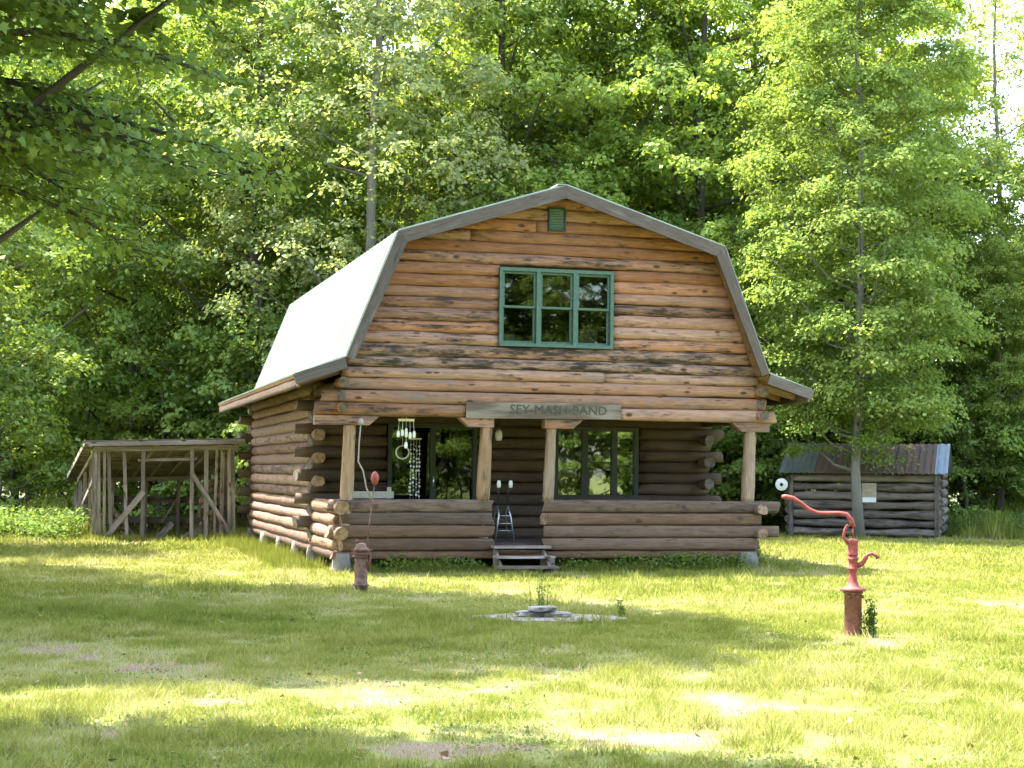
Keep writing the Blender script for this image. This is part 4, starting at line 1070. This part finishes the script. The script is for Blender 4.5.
for i in range(9):
    y = -.25+i*.62; m.bar(lp(-.26, y+.31, topz(-.26, y+.31)+.056), lp(LWd+.16, y+.31, topz(LWd+.16, y+.31)+.056+rnd.uniform(0,.006)), .012, .63, up=(0,.14,1))
m.build('roofing', M['roofing'], lean)
m = MB(); m.bar(lp(-.26,-.24,topz(-.2,0)+.02), lp(LWd+.16,-.24,topz(LWd,0)+.03), .10, .025); m.build('fascia', M['leanwood'], lean)
m = MB(); m.bar(lp(-.27,-.24,topz(0,-.2)+.02), lp(-.27,LDp+.2,topz(0,LDp+.2)+.02), .11, .025); m.build('fascia', M['leanwood'], lean)
m = MB()
for i in range(2): m.bar(lp(-.0,LDp+.04,.35+i*.5), lp(LWd,LDp+.04,.33+i*.5), .16, .02)
m.build('rear_boards', M['shedwood'], lean)
# firewood: stacks of split logs under the lean-to
fm = [M['sunlog'], M['endgrain']]; protos = []
for i in range(5):
    m = MB(); m.log((0,0,0),(0,.42,0), rnd.uniform(.06,.085), seg=3, k=rnd.choice([6,7,9]), wob=.12); o = m.build('firewood_log', fm); protos.append(o)
GRP = 'firewood logs stacked in the lean-to'
first = set()
def put(i, x, y, z):
    p = protos[i % 5]
    if i % 5 in first: o = p.copy(); COL.objects.link(o)
    else: o = p; first.add(i % 5)
    q = LA+LX*x+LD*y; o.location = (q.x, q.y, z); o.rotation_euler = (rnd.uniform(-.05,.05), rnd.uniform(0,6), ly+rnd.uniform(-.1,.1)); return o
c = 0
for k in range(10):
    for j in range(3):
        o = put(c, 2.42+j*.16+rnd.uniform(-.03,.03)+(k % 2)*.05, .45, .08+k*.135); tag(o, 'split log in the tall stack at the right end of the lean-to', 'firewood', 'logs in the tall right stack of the lean-to'); c += 1
for k in range(4):
    for j in range(5):
        o = put(c, .2+j*.16+(k % 2)*.07, 2.4, .08+k*.13); tag(o, 'split log in the low pile at the back left of the lean-to', 'firewood', 'logs in the low left pile of the lean-to'); c += 1
for k in range(3):
    for j in range(10):
        o = put(c, 1.2+j*.165+(k % 2)*.07, 4.4, .08+k*.135); tag(o, 'shaded log in the long stack against the lean-to rear boards', 'firewood', 'logs in the long rear stack of the lean-to'); c += 1
for (x, y, r1_, lab) in ((1.95, .5, .5, 'pale short plank leaning on the lean-to floor beside the post'), (1.45, .7, -.9, 'broken grey board lying in the middle of the lean-to')):
    m = MB(); m.bar((0,0,.03),(.5*math.cos(r1_),.1,.45*abs(math.sin(r1_))+.03), .12, .03); o = m.build('scrap_board', M['leanwood']); q = LA+LX*x+LD*y; o.location = (q.x, q.y, 0); tag(o, lab, 'board')

# fallen pale log in the woods at the right
m = MB(); m.log((0,0,.12),(1.6,-.5,.75), .09, seg=6, wob=.1); o = m.build('fallen_log', [M['leanwood'], M['endgrain']]); o.location = (13.6, 48.6, 0); tag(o, 'pale fallen log leaning in the undergrowth right of the shed', 'log')

# ------------------------------------------------------------------ light, sky, camera
sdir = Vector((-.44, .19, 1.0)).normalized()
sun = bpy.data.lights.new('sun', 'SUN'); sun.energy = 3.3; sun.angle = R(.53); sun.color = (1.0, .95, .86)
so = bpy.data.objects.new('sun', sun); COL.objects.link(so); so.rotation_euler = (-sdir).to_track_quat('-Z', 'Y').to_euler(); so.location = (-20, 10, 40)
w = bpy.data.worlds.new('World'); scene.world = w; w.use_nodes = True; nt = w.node_tree
for n in list(nt.nodes): nt.nodes.remove(n)
sk = nt.nodes.new('ShaderNodeTexSky'); sk.sky_type = 'NISHITA'; sk.sun_disc = False
sk.sun_elevation = math.asin(sdir.z); sk.sun_rotation = math.atan2(sdir.x, sdir.y) % (2*math.pi)
sk.air_density = 1.2; sk.dust_density = 2.5; sk.ozone_density = 1.0
bg = nt.nodes.new('ShaderNodeBackground'); bg.inputs['Strength'].default_value = .15
ow = nt.nodes.new('ShaderNodeOutputWorld'); nt.links.new(sk.outputs[0], bg.inputs[0]); nt.links.new(bg.outputs[0], ow.inputs[0])

cam = bpy.data.cameras.new('camera'); co = bpy.data.objects.new('camera', cam); COL.objects.link(co)
cam.sensor_width = 36; cam.lens = 1657/1024*36; cam.clip_end = 3000; cam.clip_start = .1
co.matrix_world = Matrix.Translation((0, 0, 1.6)) @ Matrix.Rotation(R(90+3.06), 4, 'X') @ Matrix.Rotation(.010, 4, 'Z')
scene.camera = co
vs = scene.view_settings; vs.view_transform = 'Standard'; vs.look = 'None'; vs.gamma = 1; vs.use_curve_mapping = False; vs.exposure = 3.3
scene.cycles.max_bounces = 8; scene.cycles.diffuse_bounces = 4; scene.cycles.transmission_bounces = 6; scene.cycles.transparent_max_bounces = 8
